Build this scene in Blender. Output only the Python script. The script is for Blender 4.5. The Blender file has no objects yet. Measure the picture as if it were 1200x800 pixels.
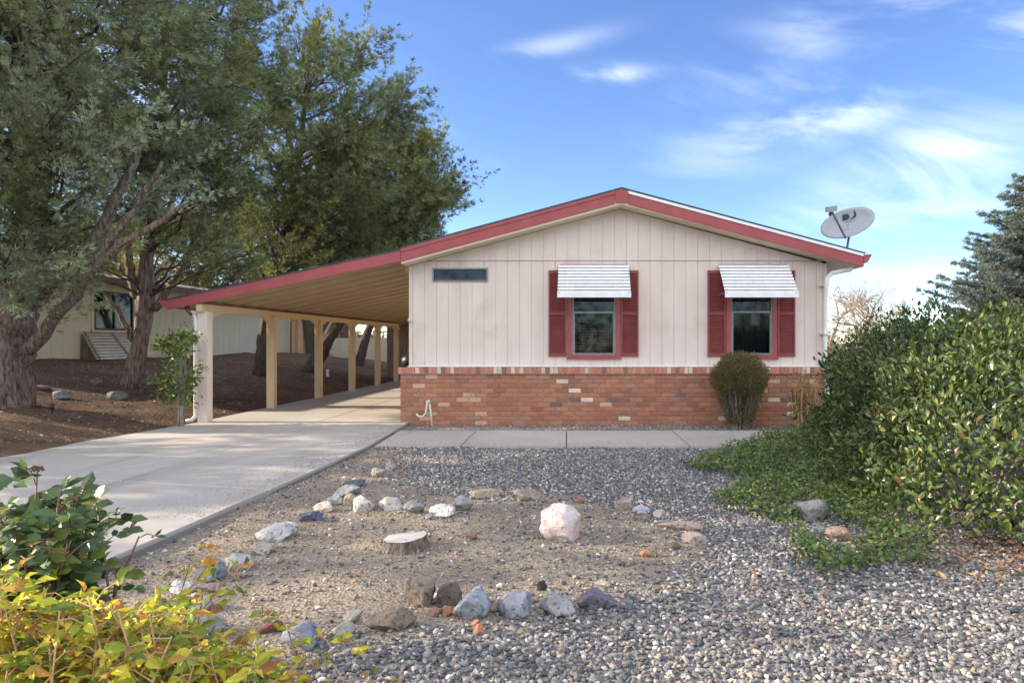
import bpy, math, random
import numpy as np
from mathutils import Vector, noise as mnoise
R = math.radians
random.seed(7)
rng = np.random.default_rng(11)
C = bpy.context.scene.collection
S = bpy.context.scene

# ------------------------------------------------------------------ camera, sky, sun, exposure
CAMZ, F = 1.37, 770.0
cam_d = bpy.data.cameras.new("camera"); cam = bpy.data.objects.new("camera", cam_d); C.objects.link(cam)
cam.location = (0, 0, CAMZ); cam.rotation_euler = (R(90), 0, 0)
cam_d.sensor_width = 36; cam_d.lens = F/1200*36
cam_d.shift_x = -80/1200; cam_d.shift_y = 1/1200
cam_d.clip_start = .05; cam_d.clip_end = 2000
S.camera = cam
SUN_EL, SUN_AZ = 21.0, 271.0           # azimuth clockwise from +Y: the sun stands to the left, a little beyond the facade
w = bpy.data.worlds.new("World"); S.world = w; w.use_nodes = True
def build_world():
    nt = w.node_tree; N = nt.nodes; L = nt.links; N.clear()
    out = N.new('ShaderNodeOutputWorld'); bg = N.new('ShaderNodeBackground'); L.new(bg.outputs[0], out.inputs[0])
    sky = N.new('ShaderNodeTexSky'); sky.sky_type = 'NISHITA'; sky.sun_disc = False
    sky.sun_elevation = R(SUN_EL); sky.sun_rotation = R(SUN_AZ); sky.altitude = 1500
    sky.air_density = 1.0; sky.dust_density = 0.12; sky.ozone_density = 3.0
    hs = N.new('ShaderNodeHueSaturation'); hs.inputs['Hue'].default_value = .51; hs.inputs['Saturation'].default_value = 1.07; hs.inputs['Value'].default_value = .96
    L.new(sky.outputs[0], hs.inputs['Color'])
    bg.inputs['Strength'].default_value = 0.088
    tc = N.new('ShaderNodeTexCoord'); sp = N.new('ShaderNodeSeparateXYZ'); L.new(tc.outputs['Generated'], sp.inputs[0])
    def m(op, a, b=None, c=None, clamp=False):
        n = N.new('ShaderNodeMath'); n.operation = op; n.use_clamp = clamp
        for i, v in enumerate((a, b, c)):
            if v is None: continue
            if isinstance(v, (int, float)): n.inputs[i].default_value = v
            else: L.new(v, n.inputs[i])
        return n.outputs[0]
    az = m('ARCTAN2', sp.outputs[0], sp.outputs[1]); el = m('ARCSINE', sp.outputs[2])
    def nz(scale, sx, sz, rough, dist, seed, rot=0.0):
        cr, sr = math.cos(rot), math.sin(rot)
        a = m('ADD', m('MULTIPLY', az, cr*sx), m('MULTIPLY', el, sr*sx))
        b = m('ADD', m('MULTIPLY', az, -sr*sz), m('MULTIPLY', el, cr*sz))
        cb = N.new('ShaderNodeCombineXYZ'); L.new(a, cb.inputs[0]); L.new(b, cb.inputs[1]); cb.inputs[2].default_value = seed
        t = N.new('ShaderNodeTexNoise'); t.inputs['Scale'].default_value = scale; t.inputs['Detail'].default_value = 7
        t.inputs['Roughness'].default_value = rough; t.inputs['Distortion'].default_value = dist
        L.new(cb.outputs[0], t.inputs['Vector']); return t.outputs[0]
    wisp = nz(3.2, 1.0, 3.2, .55, .5, 1.3, -.25)
    puff = nz(5, 1.0, 1.8, .5, .3, 4.4)
    def blob(px, py, wx, wy, rot=0.0):
        a0 = math.atan2((px-680)/F, 1); e0 = math.atan2((401-py)/F, math.hypot(1, (px-680)/F))
        da = m('SUBTRACT', az, a0); de = m('SUBTRACT', el, e0)
        cr, sr = math.cos(rot), math.sin(rot)
        a = m('ADD', m('MULTIPLY', da, cr/(wx/F)), m('MULTIPLY', de, sr/(wx/F)))
        b = m('ADD', m('MULTIPLY', da, -sr/(wy/F)), m('MULTIPLY', de, cr/(wy/F)))
        q = m('ADD', m('MULTIPLY', a, a), m('MULTIPLY', b, b))
        return m('EXPONENT', m('MULTIPLY', q, -1.0))
    def band(tex, lo, hi):
        mr = N.new('ShaderNodeMapRange'); mr.interpolation_type = 'SMOOTHSTEP'
        mr.inputs['From Min'].default_value = lo; mr.inputs['From Max'].default_value = hi
        L.new(tex, mr.inputs['Value']); return mr.outputs[0]
    wv = band(wisp, .40, .66); pv = band(puff, .34, .62)
    tot = None
    for (px, py, wx, wy, rot, amp, tx) in [
        (712, 88, 55, 9, 0, .62, wv), (572, 144, 55, 14, .1, .5, wv), (628, 182, 45, 12, .15, .6, wv), (640, 56, 70, 10, .2, .28, wv),
        (1010, 112, 170, 36, .22, .62, wv), (1160, 160, 150, 46, .35, .66, wv), (1120, 40, 150, 45, -.5, .4, wv),
        (1010, 335, 80, 20, .12, .5, pv), (1075, 245, 160, 20, .05, .5, wv), (930, 60, 140, 40, .4, .3, wv), (1350, 330, 160, 40, 0, .3, pv),
        (250, 300, 200, 40, 0, .6, pv), (-200, 150, 300, 90, .2, .6, wv)]:
        g = m('MULTIPLY', m('MULTIPLY', blob(px, py, wx, wy, rot), tx), amp*1.05)
        tot = g if tot is None else m('MAXIMUM', tot, g)
    tot = m('MINIMUM', tot, .88)
    mix = N.new('ShaderNodeMix'); mix.data_type = 'RGBA'
    L.new(tot, mix.inputs[0]); L.new(hs.outputs[0], mix.inputs[6]); mix.inputs[7].default_value = (5.2, 5.5, 6.2, 1)
    # a broad veil of unseen cloud, added behind camera and overhead as fill light
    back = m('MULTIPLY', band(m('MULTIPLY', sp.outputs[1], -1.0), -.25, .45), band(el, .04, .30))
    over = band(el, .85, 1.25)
    bt = nz(4.5, 1.0, 1.4, .55, .5, 8.8); fill_veil = m('MINIMUM', m('MULTIPLY', m('MAXIMUM', back, m('MULTIPLY', over, .5)), m('ADD', m('MULTIPLY', band(bt, .3, .7), .6), .5)), .92)
    mx2 = N.new('ShaderNodeMix'); mx2.data_type = 'RGBA'; L.new(fill_veil, mx2.inputs[0]); L.new(mix.outputs[2], mx2.inputs[6]); mx2.inputs[7].default_value = (8.0, 8.05, 8.35, 1)
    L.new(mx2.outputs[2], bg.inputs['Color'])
build_world()
sd = bpy.data.lights.new("sun", 'SUN'); sd.energy = 3.1; sd.angle = R(.6); sd.color = (1, .84, .64)
sun = bpy.data.objects.new("sun", sd); C.objects.link(sun)
_a, _e = R(SUN_AZ), R(SUN_EL)
sun_dir = Vector((math.sin(_a)*math.cos(_e), math.cos(_a)*math.cos(_e), math.sin(_e)))
sun.rotation_euler = sun_dir.to_track_quat('Z', 'Y').to_euler(); sun.location = (-30, 10, 20)
vs = S.view_settings; vs.view_transform = 'Standard'; vs.look = 'None'; vs.gamma = 1; vs.use_curve_mapping = False; vs.exposure = 1.86

# ------------------------------------------------------------------ helpers
def px2w(px, py, Y):
    return Vector(((px-680)/F*Y, Y, CAMZ + (401-py)/F*Y))
def gp(px, py, h=0.0):
    Y = F*(CAMZ-h)/(py-401.0); return ((px-680)/F*Y, Y)
def tag(o, label=None, cat=None, group=None, kind=None):
    if label: o['label'] = label
    if cat: o['category'] = cat
    if group: o['group'] = group
    if kind: o['kind'] = kind
    return o
def empty(name, loc, label, cat, group=None):
    o = bpy.data.objects.new(name, None); C.objects.link(o); o.location = loc; o.empty_display_size = .2
    return tag(o, label, cat, group)
def worg(o):
    v = Vector((0, 0, 0))
    while o is not None: v += o.location; o = o.parent
    return v
def link_mesh(name, me, m, parent=None, origin=None):
    o = bpy.data.objects.new(name, me); C.objects.link(o)
    off = Vector((0, 0, 0))
    if parent is not None: o.parent = parent; off = worg(parent)
    elif origin is not None: off = Vector(origin); o.location = off
    if off.length > 0:
        n = len(me.vertices); a = np.empty(n*3, np.float32); me.vertices.foreach_get('co', a)
        a = a.reshape(-1, 3) - np.array(off, np.float32); me.vertices.foreach_set('co', a.ravel()); me.update()
    if m is not None: me.materials.append(m)
    return o
def np_mesh(name, V, Fc, m, parent=None, origin=None, col=None, smooth=False):
    V = np.asarray(V, np.float32); Fc = np.asarray(Fc, np.int32); k = Fc.shape[1]; nf = len(Fc)
    me = bpy.data.meshes.new(name)
    me.vertices.add(len(V)); me.vertices.foreach_set('co', V.ravel())
    me.loops.add(nf*k); me.loops.foreach_set('vertex_index', Fc.ravel())
    me.polygons.add(nf); me.polygons.foreach_set('loop_start', np.arange(0, nf*k, k, dtype=np.int32))
    me.polygons.foreach_set('loop_total', np.full(nf, k, np.int32))
    me.polygons.foreach_set('use_smooth', np.full(nf, smooth, bool))
    me.update(calc_edges=True); me.validate(clean_customdata=False)
    if col is not None:
        at = me.attributes.new('col', 'FLOAT_COLOR', 'FACE')
        c4 = np.ones((nf, 4), np.float32); c4[:, :3] = col; at.data.foreach_set('color', c4.ravel())
    return link_mesh(name, me, m, parent, origin)
class MB:
    def __init__(s): s.v = []; s.f = []; s.c = []; s.cur = (1, 1, 1)
    def add(s, vs_, fs):
        b = len(s.v); s.v += [tuple(p) for p in vs_]
        for f in fs: s.f.append(tuple(i+b for i in f)); s.c.append(s.cur)
    def box(s, x0, x1, y0, y1, z0, z1):
        s.add([(x0,y0,z0),(x1,y0,z0),(x1,y1,z0),(x0,y1,z0),(x0,y0,z1),(x1,y0,z1),(x1,y1,z1),(x0,y1,z1)],
              [(0,3,2,1),(4,5,6,7),(0,1,5,4),(1,2,6,5),(2,3,7,6),(3,0,4,7)])
    def cbox(s, x0, x1, y0, y1, z0, z1, b=.004):      # box with its front edges chamfered (front = low y)
        s.add([(x0,y0+b,z0),(x1,y0+b,z0),(x1,y1,z0),(x0,y1,z0),(x0,y0+b,z1),(x1,y0+b,z1),(x1,y1,z1),(x0,y1,z1),
               (x0+b,y0,z0+b),(x1-b,y0,z0+b),(x1-b,y0,z1-b),(x0+b,y0,z1-b)],
              [(0,3,2,1),(4,5,6,7),(1,2,6,5),(2,3,7,6),(3,0,4,7),(8,9,10,11),(0,1,9,8),(1,5,10,9),(5,4,11,10),(4,0,8,11)])
    def prism(s, poly, axis, a, b):                    # polygon in the two other axes, extruded along axis
        def P(u, v, t): return {'x': (t, u, v), 'y': (u, t, v), 'z': (u, v, t)}[axis]
        n = len(poly)
        s.add([P(u, v, a) for u, v in poly]+[P(u, v, b) for u, v in poly],
              [tuple(range(n)), tuple(range(2*n-1, n-1, -1))]+[(i, i+n, (i+1) % n+n, (i+1) % n) for i in range(n)])
    def slab(s, p, d1, d2, d3):
        p, d1, d2, d3 = map(Vector, (p, d1, d2, d3))
        s.add([p, p+d1, p+d1+d2, p+d2, p+d3, p+d1+d3, p+d1+d2+d3, p+d2+d3],
              [(0,3,2,1),(4,5,6,7),(0,1,5,4),(1,2,6,5),(2,3,7,6),(3,0,4,7)])
    def tube(s, pts, rad, n=8, caps=True, rough=0.0, seed=0, flat=1.0):
        pts = [Vector(p) for p in pts]
        if isinstance(rad, (int, float)): rad = [rad]*len(pts)
        b = len(s.v); prev = None
        for i, p in enumerate(pts):
            t = (pts[min(i+1, len(pts)-1)]-pts[max(i-1, 0)])
            if t.length < 1e-9: t = Vector((0, 0, 1))
            t.normalize()
            if prev is None:
                u = t.cross(Vector((0, 1, 0)) if abs(t.y) < .9 else Vector((1, 0, 0))).normalized()
            else:
                u = (prev-t*prev.dot(t))
                u = u.normalized() if u.length > 1e-6 else t.cross(Vector((1, 0, 0))).normalized()
            prev = u; v = t.cross(u)
            for j in range(n):
                a = 2*math.pi*j/n; r = rad[i]
                if rough:
                    r *= 1+rough*(mnoise.noise(Vector((math.cos(a)*2.2, math.sin(a)*2.2, i*.35+seed*7.7)))+.6*mnoise.noise(Vector((math.cos(a)*6, math.sin(a)*6, i*.5+seed*3.1))))
                s.v.append(tuple(p+u*math.cos(a)*r+v*math.sin(a)*r*flat))
        for i in range(len(pts)-1):
            for j in range(n):
                s.f.append((b+i*n+j, b+i*n+(j+1) % n, b+(i+1)*n+(j+1) % n, b+(i+1)*n+j)); s.c.append(s.cur)
        if caps:
            s.f.append(tuple(b+j for j in range(n-1, -1, -1))); s.c.append(s.cur)
            s.f.append(tuple(b+(len(pts)-1)*n+j for j in range(n))); s.c.append(s.cur)
    def lathe(s, cx, cy, prof, n=16):
        b = len(s.v)
        for r, z in prof:
            for j in range(n):
                a = 2*math.pi*j/n; s.v.append((cx+r*math.cos(a), cy+r*math.sin(a), z))
        for i in range(len(prof)-1):
            for j in range(n):
                s.f.append((b+i*n+j, b+i*n+(j+1) % n, b+(i+1)*n+(j+1) % n, b+(i+1)*n+j)); s.c.append(s.cur)
        s.f.append(tuple(b+j for j in range(n-1, -1, -1))); s.c.append(s.cur)
        s.f.append(tuple(b+(len(prof)-1)*n+j for j in range(n))); s.c.append(s.cur)
    def build(s, name, m, parent=None, origin=None, smooth=False, colour=False):
        me = bpy.data.meshes.new(name); me.from_pydata(s.v, [], s.f); me.update()
        if smooth: me.polygons.foreach_set('use_smooth', np.full(len(s.f), True, bool))
        if colour:
            at = me.attributes.new('col', 'FLOAT_COLOR', 'FACE')
            c4 = np.ones((len(s.f), 4), np.float32); c4[:, :3] = np.array(s.c, np.float32); at.data.foreach_set('color', c4.ravel())
        return link_mesh(name, me, m, parent, origin)

# ------------------------------------------------------------------ materials
def mat(name, c1, c2=None, rough=.7, scale=6, stretch=(1, 1, 1), bump=0.0, bscale=60, bdist=.005, detail=6, spec=.4, metal=0,
        attr=False, transl=0.0, lo=.35, hi=.65, avar=.0, speck=None, kind='noise'):
    m = bpy.data.materials.new(name); m.use_nodes = True
    nt = m.node_tree; N = nt.nodes; L = nt.links; b = N['Principled BSDF']; out = N['Material Output']
    b.inputs['Roughness'].default_value = rough; b.inputs['Specular IOR Level'].default_value = spec; b.inputs['Metallic'].default_value = metal
    tc = N.new('ShaderNodeTexCoord'); mp = N.new('ShaderNodeMapping'); mp.inputs['Scale'].default_value = stretch
    L.new(tc.outputs['Object'], mp.inputs[0])
    no = N.new('ShaderNodeTexNoise'); no.inputs['Scale'].default_value = scale; no.inputs['Detail'].default_value = detail
    no.inputs['Roughness'].default_value = .6; L.new(mp.outputs[0], no.inputs['Vector'])
    rp = N.new('ShaderNodeMapRange'); rp.inputs['From Min'].default_value = lo; rp.inputs['From Max'].default_value = hi
    L.new(no.outputs[0], rp.inputs['Value'])
    mx = N.new('ShaderNodeMix'); mx.data_type = 'RGBA'; L.new(rp.outputs[0], mx.inputs[0])
    mx.inputs[6].default_value = (*c1, 1); mx.inputs[7].default_value = (*(c2 or c1), 1)
    colr = mx.outputs[2]
    if attr:
        at = N.new('ShaderNodeAttribute'); at.attribute_name = 'col'
        mm = N.new('ShaderNodeMix'); mm.data_type = 'RGBA'; mm.blend_type = 'MULTIPLY'; mm.inputs[0].default_value = 1
        L.new(colr, mm.inputs[6]); L.new(at.outputs['Color'], mm.inputs[7]); colr = mm.outputs[2]
    if speck:
        vo = N.new('ShaderNodeTexNoise'); vo.inputs['Scale'].default_value = speck[0]; vo.inputs['Detail'].default_value = 3
        L.new(tc.outputs['Object'], vo.inputs['Vector'])
        r2 = N.new('ShaderNodeMapRange'); r2.inputs['From Min'].default_value = speck[1]; r2.inputs['From Max'].default_value = speck[2]
        L.new(vo.outputs[0], r2.inputs['Value'])
        m2 = N.new('ShaderNodeMix'); m2.data_type = 'RGBA'; L.new(r2.outputs[0], m2.inputs[0]); L.new(colr, m2.inputs[6])
        m2.inputs[7].default_value = (*speck[3], 1); colr = m2.outputs[2]
    L.new(colr, b.inputs['Base Color'])
    if bump:
        bn = N.new('ShaderNodeTexNoise'); bn.inputs['Scale'].default_value = bscale; bn.inputs['Detail'].default_value = 5
        bn.inputs['Roughness'].default_value = .65
        L.new(mp.outputs[0], bn.inputs['Vector'])
        bp = N.new('ShaderNodeBump'); bp.inputs['Strength'].default_value = bump; bp.inputs['Distance'].default_value = bdist
        L.new(bn.outputs[0], bp.inputs['Height']); L.new(bp.outputs[0], b.inputs['Normal'])
    if transl:
        tr = N.new('ShaderNodeBsdfTranslucent'); L.new(colr, tr.inputs['Color'])
        ms = N.new('ShaderNodeMixShader'); ms.inputs[0].default_value = transl
        L.new(b.outputs[0], ms.inputs[1]); L.new(tr.outputs[0], ms.inputs[2]); L.new(ms.outputs[0], out.inputs[0])
    return m
M = {}
M['siding'] = mat('siding_paint', (.65, .545, .475), (.72, .61, .535), .75, 1.2, (3, 3, .7), .3, 60, .003, speck=(1.6, .56, .80, (.56, .44, .36)))
M['cream_trim'] = mat('cream_trim_paint', (.62, .54, .44), (.68, .60, .50), .6, 3, bump=.15, bscale=80, bdist=.002)
M['soffit'] = mat('soffit_paint', (.68, .57, .41), (.72, .61, .45), .75, 4)
M['red'] = mat('oxblood_paint', (.31, .065, .07), (.37, .085, .088), .55, 3, bump=.15, bscale=70, bdist=.002)
M['shutter'] = mat('shutter_paint', (.215, .048, .045), (.27, .062, .058), .6, 5)
M['white'] = mat('white_enamel', (.74, .74, .74), (.82, .82, .81), .4, 6)
M['offwhite'] = mat('downspout_paint', (.68, .66, .60), (.74, .72, .67), .45, 6)
M['brick'] = mat('fired_brick', (.85, .85, .85), (1.12, 1.1, 1.08), .9, 40, bump=.6, bscale=150, bdist=.004, attr=True, speck=(9, .60, .75, (.30, .25, .21)))
M['mortar'] = mat('mortar', (.36, .32, .28), (.44, .40, .35), .95, 30, bump=.4, bscale=200, bdist=.003)
M['shingle'] = mat('roof_shingle', (.05, .05, .055), (.09, .085, .09), .9, 12, bump=.5, bscale=80)
M['pan'] = mat('carport_pan_paint', (.36, .27, .165), (.42, .32, .20), .6, 3)
M['post'] = mat('post_paint', (.68, .51, .31), (.74, .57, .36), .6, 4, (3, 3, .6), .2, 60, .002)
M['post_pale'] = mat('pale_post_paint', (.72, .60, .52), (.78, .66, .58), .6, 4, (3, 3, .6), .2, 60, .002)
M['brown_metal'] = mat('brown_metal', (.13, .05, .035), (.18, .07, .05), .5, 5)
M['concrete'] = None
M['frame_grey'] = mat('aluminium_frame', (.22, .21, .19), (.28, .27, .25), .45, 8, metal=.3)
M['blind'] = mat('blind_slat', (.22, .22, .21), (.26, .26, .25), .5, 8)
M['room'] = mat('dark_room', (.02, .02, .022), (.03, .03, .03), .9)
M['cloth'] = mat('pale_curtain', (.5, .52, .56), (.62, .63, .66), .9, 7, (4, 4, .5))
M['neigh'] = mat('neighbour_siding', (.72, .64, .45), (.77, .69, .50), .8, 2, (3, 3, .6), .2, 60, .002)
M['neigh_roof'] = mat('neighbour_shingle', (.12, .105, .10), (.18, .16, .15), .9, 12)
M['darkwood'] = mat('weathered_fence_wood', (.14, .105, .085), (.24, .18, .14), .9, 5, (6, 6, .5), .4, 40, .004, attr=True)
M['block'] = mat('pale_block_wall', (.46, .41, .33), (.54, .49, .40), .9, 4, bump=.3)
M['tan_fence'] = mat('tan_fence_board', (.30, .23, .15), (.38, .29, .19), .85, 4, (6, 6, .5))
M['bark'] = mat('shaggy_bark', (.08, .055, .04), (.36, .285, .225), .95, 9, (3.2, 3.2, .42), 1.0, 16, .05, lo=.36, hi=.64)
M['bark_dark'] = mat('dark_bark', (.04, .03, .025), (.14, .105, .085), .95, 9, (3, 3, .5), 1.0, 16, .04)
M['bark_pale'] = mat('pale_twig_bark', (.24, .185, .14), (.34, .27, .205), .9, 6)
M['greybark'] = mat('grey_stem_bark', (.20, .18, .16), (.32, .29, .26), .9, 12, (3, 3, .6), .4, 60)
M['cane'] = mat('rose_cane', (.16, .07, .045), (.26, .14, .08), .6, 12)
M['cane_tan'] = mat('tan_cane', (.42, .24, .11), (.55, .36, .18), .7, 12)
def leafmat(name, rough=.5, transl=.28, spec=.35):
    return mat(name, (.85, .85, .85), (1.12, 1.12, 1.1), rough, 14, attr=True, transl=transl, spec=spec)
M['needle'] = leafmat('juniper_foliage', .8, .15, .15)
M['leaf'] = leafmat('glossy_leaf', .36, .25, .5)
M['leafsoft'] = leafmat('soft_leaf', .5, .42, .35)
M['stone'] = mat('gravel_stone', (.8, .8, .8), (1.15, 1.15, 1.15), .75, 40, bump=.3, bscale=180, bdist=.002, attr=True, spec=.3)
M['litter'] = mat('dry_leaf_litter', (.8, .8, .8), (1.1, 1.1, 1.1), .8, 20, attr=True, transl=.1)
M['dishgrey'] = mat('dish_grey', (.33, .345, .37), (.38, .395, .42), .45, 9)
M['dishdark'] = mat('dish_arm_grey', (.22, .23, .24), (.27, .28, .29), .45, 9)
M['logo'] = mat('dark_print', (.03, .035, .05), None, .5)
M['black'] = mat('black_plastic', (.02, .02, .02), (.03, .03, .03), .45, 9)
M['pvc'] = mat('pvc_pipe', (.58, .55, .47), (.68, .65, .57), .5, 9, bump=.2, bscale=60)

def glass_mat():
    m = bpy.data.materials.new('window_glass'); m.use_nodes = True; nt = m.node_tree; N = nt.nodes; L = nt.links
    N.remove(N['Principled BSDF']); out = N['Material Output']
    t = N.new('ShaderNodeBsdfTransparent'); t.inputs[0].default_value = (.62, .65, .68, 1)
    g = N.new('ShaderNodeBsdfGlossy'); g.inputs['Roughness'].default_value = .04; g.inputs[0].default_value = (.9, .92, .95, 1)
    fr = N.new('ShaderNodeFresnel'); fr.inputs[0].default_value = 1.5
    no = N.new('ShaderNodeTexNoise'); no.inputs['Scale'].default_value = 3
    tc = N.new('ShaderNodeTexCoord'); L.new(tc.outputs['Object'], no.inputs['Vector'])
    bp = N.new('ShaderNodeBump'); bp.inputs['Strength'].default_value = .04; bp.inputs['Distance'].default_value = .01; L.new(no.outputs[0], bp.inputs['Height'])
    L.new(bp.outputs[0], g.inputs['Normal'])
    ms = N.new('ShaderNodeMixShader'); L.new(fr.outputs[0], ms.inputs[0]); L.new(t.outputs[0], ms.inputs[1]); L.new(g.outputs[0], ms.inputs[2])
    L.new(ms.outputs[0], out.inputs[0]); return m
M['glass'] = glass_mat()

def concrete(name, cracks):
    m = bpy.data.materials.new(name); m.use_nodes = True; nt = m.node_tree; N = nt.nodes; L = nt.links; b = N['Principled BSDF']
    b.inputs['Roughness'].default_value = .85; b.inputs['Specular IOR Level'].default_value = .25
    tc = N.new('ShaderNodeTexCoord'); P = tc.outputs['Object']
    def noise(sc, det=5, st=None, dist=0):
        n = N.new('ShaderNodeTexNoise'); n.inputs['Scale'].default_value = sc; n.inputs['Detail'].default_value = det; n.inputs['Distortion'].default_value = dist
        if st:
            mp = N.new('ShaderNodeMapping'); mp.inputs['Scale'].default_value = st; L.new(P, mp.inputs[0]); L.new(mp.outputs[0], n.inputs['Vector'])
        else: L.new(P, n.inputs['Vector'])
        return n.outputs[0]
    def mr(v, a, b_, c=0, d=1):
        n = N.new('ShaderNodeMapRange'); n.inputs[1].default_value = a; n.inputs[2].default_value = b_; n.inputs[3].default_value = c; n.inputs[4].default_value = d
        L.new(v, n.inputs[0]); return n.outputs[0]
    def mixc(f, a, b_):
        n = N.new('ShaderNodeMix'); n.data_type = 'RGBA'; L.new(f, n.inputs[0])
        for i, v in ((6, a), (7, b_)):
            if isinstance(v, tuple): n.inputs[i].default_value = (*v, 1)
            else: L.new(v, n.inputs[i])
        return n.outputs[2]
    def mth(op, a, b_=None):
        n = N.new('ShaderNodeMath'); n.operation = op
        for i, v in enumerate((a, b_)):
            if v is None: continue
            if isinstance(v, (int, float)): n.inputs[i].default_value = v
            else: L.new(v, n.inputs[i])
        return n.outputs[0]
    c = mixc(mr(noise(.7, 6), .3, .7), (.36, .335, .30), (.47, .435, .39))
    c = mixc(mr(noise(2.2, 6, (1, .35, 1), .6), .58, .72, 0, .45), c, (.40, .33, .25))
    c = mixc(mr(noise(40, 3), .6, .8, 0, .5), c, (.25, .24, .235))
    c = mixc(mr(noise(3.5, 3), .70, .76, 0, .5), c, (.55, .54, .51))
    c = mixc(mr(noise(.9, 5, (1.8, .25, 1)), .56, .70, 0, .55), c, (.25, .235, .215))
    c = mixc(mr(noise(6, 4), .72, .76, 0, .7), c, (.20, .17, .14))
    sp = N.new('ShaderNodeSeparateXYZ'); L.new(P, sp.inputs[0])
    wob = mth('MULTIPLY', mth('SUBTRACT', noise(5, 4), .5), .10)
    for (x0, y0, x1, y1, wd, colr) in cracks:
        dx, dy = x1-x0, y1-y0; ln = math.hypot(dx, dy); nx, ny = -dy/ln, dx/ln
        d = mth('ABSOLUTE', mth('ADD', mth('ADD', mth('MULTIPLY', sp.outputs[0], nx), mth('MULTIPLY', sp.outputs[1], ny)), mth('SUBTRACT', wob, nx*x0+ny*y0)))
        t = mth('ADD', mth('MULTIPLY', sp.outputs[0], dx/ln/ln), mth('SUBTRACT', mth('MULTIPLY', sp.outputs[1], dy/ln/ln), (dx*x0+dy*y0)/ln/ln))
        f = mr(d, wd*.6, wd*1.3, .8, 0)
        ins = mth('MULTIPLY', mth('GREATER_THAN', t, 0.0), mth('LESS_THAN', t, 1.0))
        f = mth('MULTIPLY', mth('MULTIPLY', f, ins), mr(noise(6, 3), .38, .5))
        c = mixc(f, c, colr)
    L.new(c, b.inputs['Base Color'])
    bp = N.new('ShaderNodeBump'); bp.inputs['Strength'].default_value = .35; bp.inputs['Distance'].default_value = .004
    L.new(noise(70, 5), bp.inputs['Height']); L.new(bp.outputs[0], b.inputs['Normal'])
    return m
def crk(p0, p1, wd, c):
    a = gp(*p0, h=.06); b = gp(*p1, h=.06); return (*a, *b, wd, c)
M['drive'] = concrete('driveway_concrete', [crk((206, 558), (385, 541), .008, (.72, .72, .74)), crk((94, 557), (294, 520), .008, (.66, .66, .68)),
        crk((430, 500), (250, 545), .004, (.2, .2, .2)), crk((60, 600), (205, 590), .004, (.22, .2, .2))])
M['walk'] = concrete('path_concrete', [])

# ------------------------------------------------------------------ terrain
def hnoise(x, y):
    return (.012*np.sin(x*1.7+y*.6)*np.cos(y*1.3-x*.4)+.008*np.sin(x*4.1+1.3)*np.sin(y*3.7+.4)
            + .004*np.sin(x*9.1+y*3)*np.sin(y*8.3-x*2))
def gz(x, y):
    x = np.asarray(x, float); y = np.asarray(y, float)
    t = np.clip((-x-6.45)/7.6, 0, 1); b = t*(1-.25*t)*1.16
    fl = np.clip((y-2)/6, 0, 1)
    z = b*(.55+.45*fl)+hnoise(x, y)*(1+2.5*np.clip(t*8, 0, 1))
    edge = np.clip((-x-6.25)/.3, 0, 1)*np.clip((x+30)/20, 0, 1)
    return z+.045*edge
def gzf(x, y): return float(gz(x, y))
def in_poly(x, y, poly):
    x = np.asarray(x); y = np.asarray(y); ins = np.zeros(x.shape, bool); n = len(poly)
    for i in range(n):
        x0, y0 = poly[i]; x1, y1 = poly[(i+1) % n]
        c = ((y0 > y) != (y1 > y)) & (x < (x1-x0)*(y-y0)/(y1-y0+1e-12)+x0); ins ^= c
    return ins
RE = [(-3.05, -3), (-2.97, 2), (-2.86, 4), (-2.74, 6.5), (-2.70, 8.4), (-2.78, 9.75), (-2.83, 10.84)]
LE = [(-6.3, 24), (-6.3, 10.6), (-6.42, 9.6), (-6.62, 8.55), (-6.92, 7.8), (-7.7, 6), (-8.7, 3), (-10.2, -3)]
DRIVE = RE + [(-2.99, 10.845), (-2.99, 24)] + LE
WALK = [(-2.66, 8.53), (4.9, 8.53), (4.9, 10.0), (-2.74, 10.0)]
BED = [gp(*p) for p in [(125, 690), (250, 610), (345, 575), (400, 552), (455, 545), (470, 572), (560, 582), (640, 583), (740, 590), (800, 612), (845, 640), (800, 668), (740, 700), (640, 728), (560, 745), (480, 745), (400, 760), (310, 770), (250, 830), (80, 860)]]
def smooth_mask(x, y, poly, w_=.18, n=9):
    a = np.zeros(np.shape(x))
    for k in range(n):
        an = 2*math.pi*k/n
        a += in_poly(x+w_*math.cos(an)*(.4+.6*(k % 2)), y+w_*math.sin(an)*(.4+.6*(k % 2)), poly)
    return a/n
def gravel_w(x, y):
    x = np.asarray(x, float); y = np.asarray(y, float)
    wob = .12*np.sin(x*5.3+y*2)+.09*np.sin(y*7.1-x*3)
    bed = smooth_mask(x+wob, y+wob*.7, BED)
    strip = np.clip(((-2.05+.12*(8-y)) - x)/.5+.5, 0, 1)*(y < 8.4)          # bare dirt beside the driveway
    g = (1-bed)*(1-.93*strip)
    g = g*(x > -3.2)
    return g
def axis_coords(segs):
    a = [segs[0][0]]
    for (s0, s1, st) in segs:
        n = max(1, int(round((s1-s0)/st))); a += list(np.linspace(s0, s1, n+1)[1:])
    return np.array(a)
xs = axis_coords([(-400, -60, 34), (-60, -20, 4), (-20, -10, .5), (-10, -3.2, .2), (-3.2, 6, .07), (6, 12, .5), (12, 60, 6), (60, 400, 34)])
ys = axis_coords([(-60, -4, 7), (-4, 1, .5), (1, 8.6, .07), (8.6, 11, .15), (11, 34, .5), (34, 90, 8), (90, 700, 61)])
XX, YY = np.meshgrid(xs, ys); ZZ = gz(XX, YY)
nx_, ny_ = len(xs), len(ys)
idx = np.arange(nx_*ny_).reshape(ny_, nx_)
Fq = np.stack([idx[:-1, :-1], idx[:-1, 1:], idx[1:, 1:], idx[1:, :-1]], -1).reshape(-1, 4)
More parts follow.
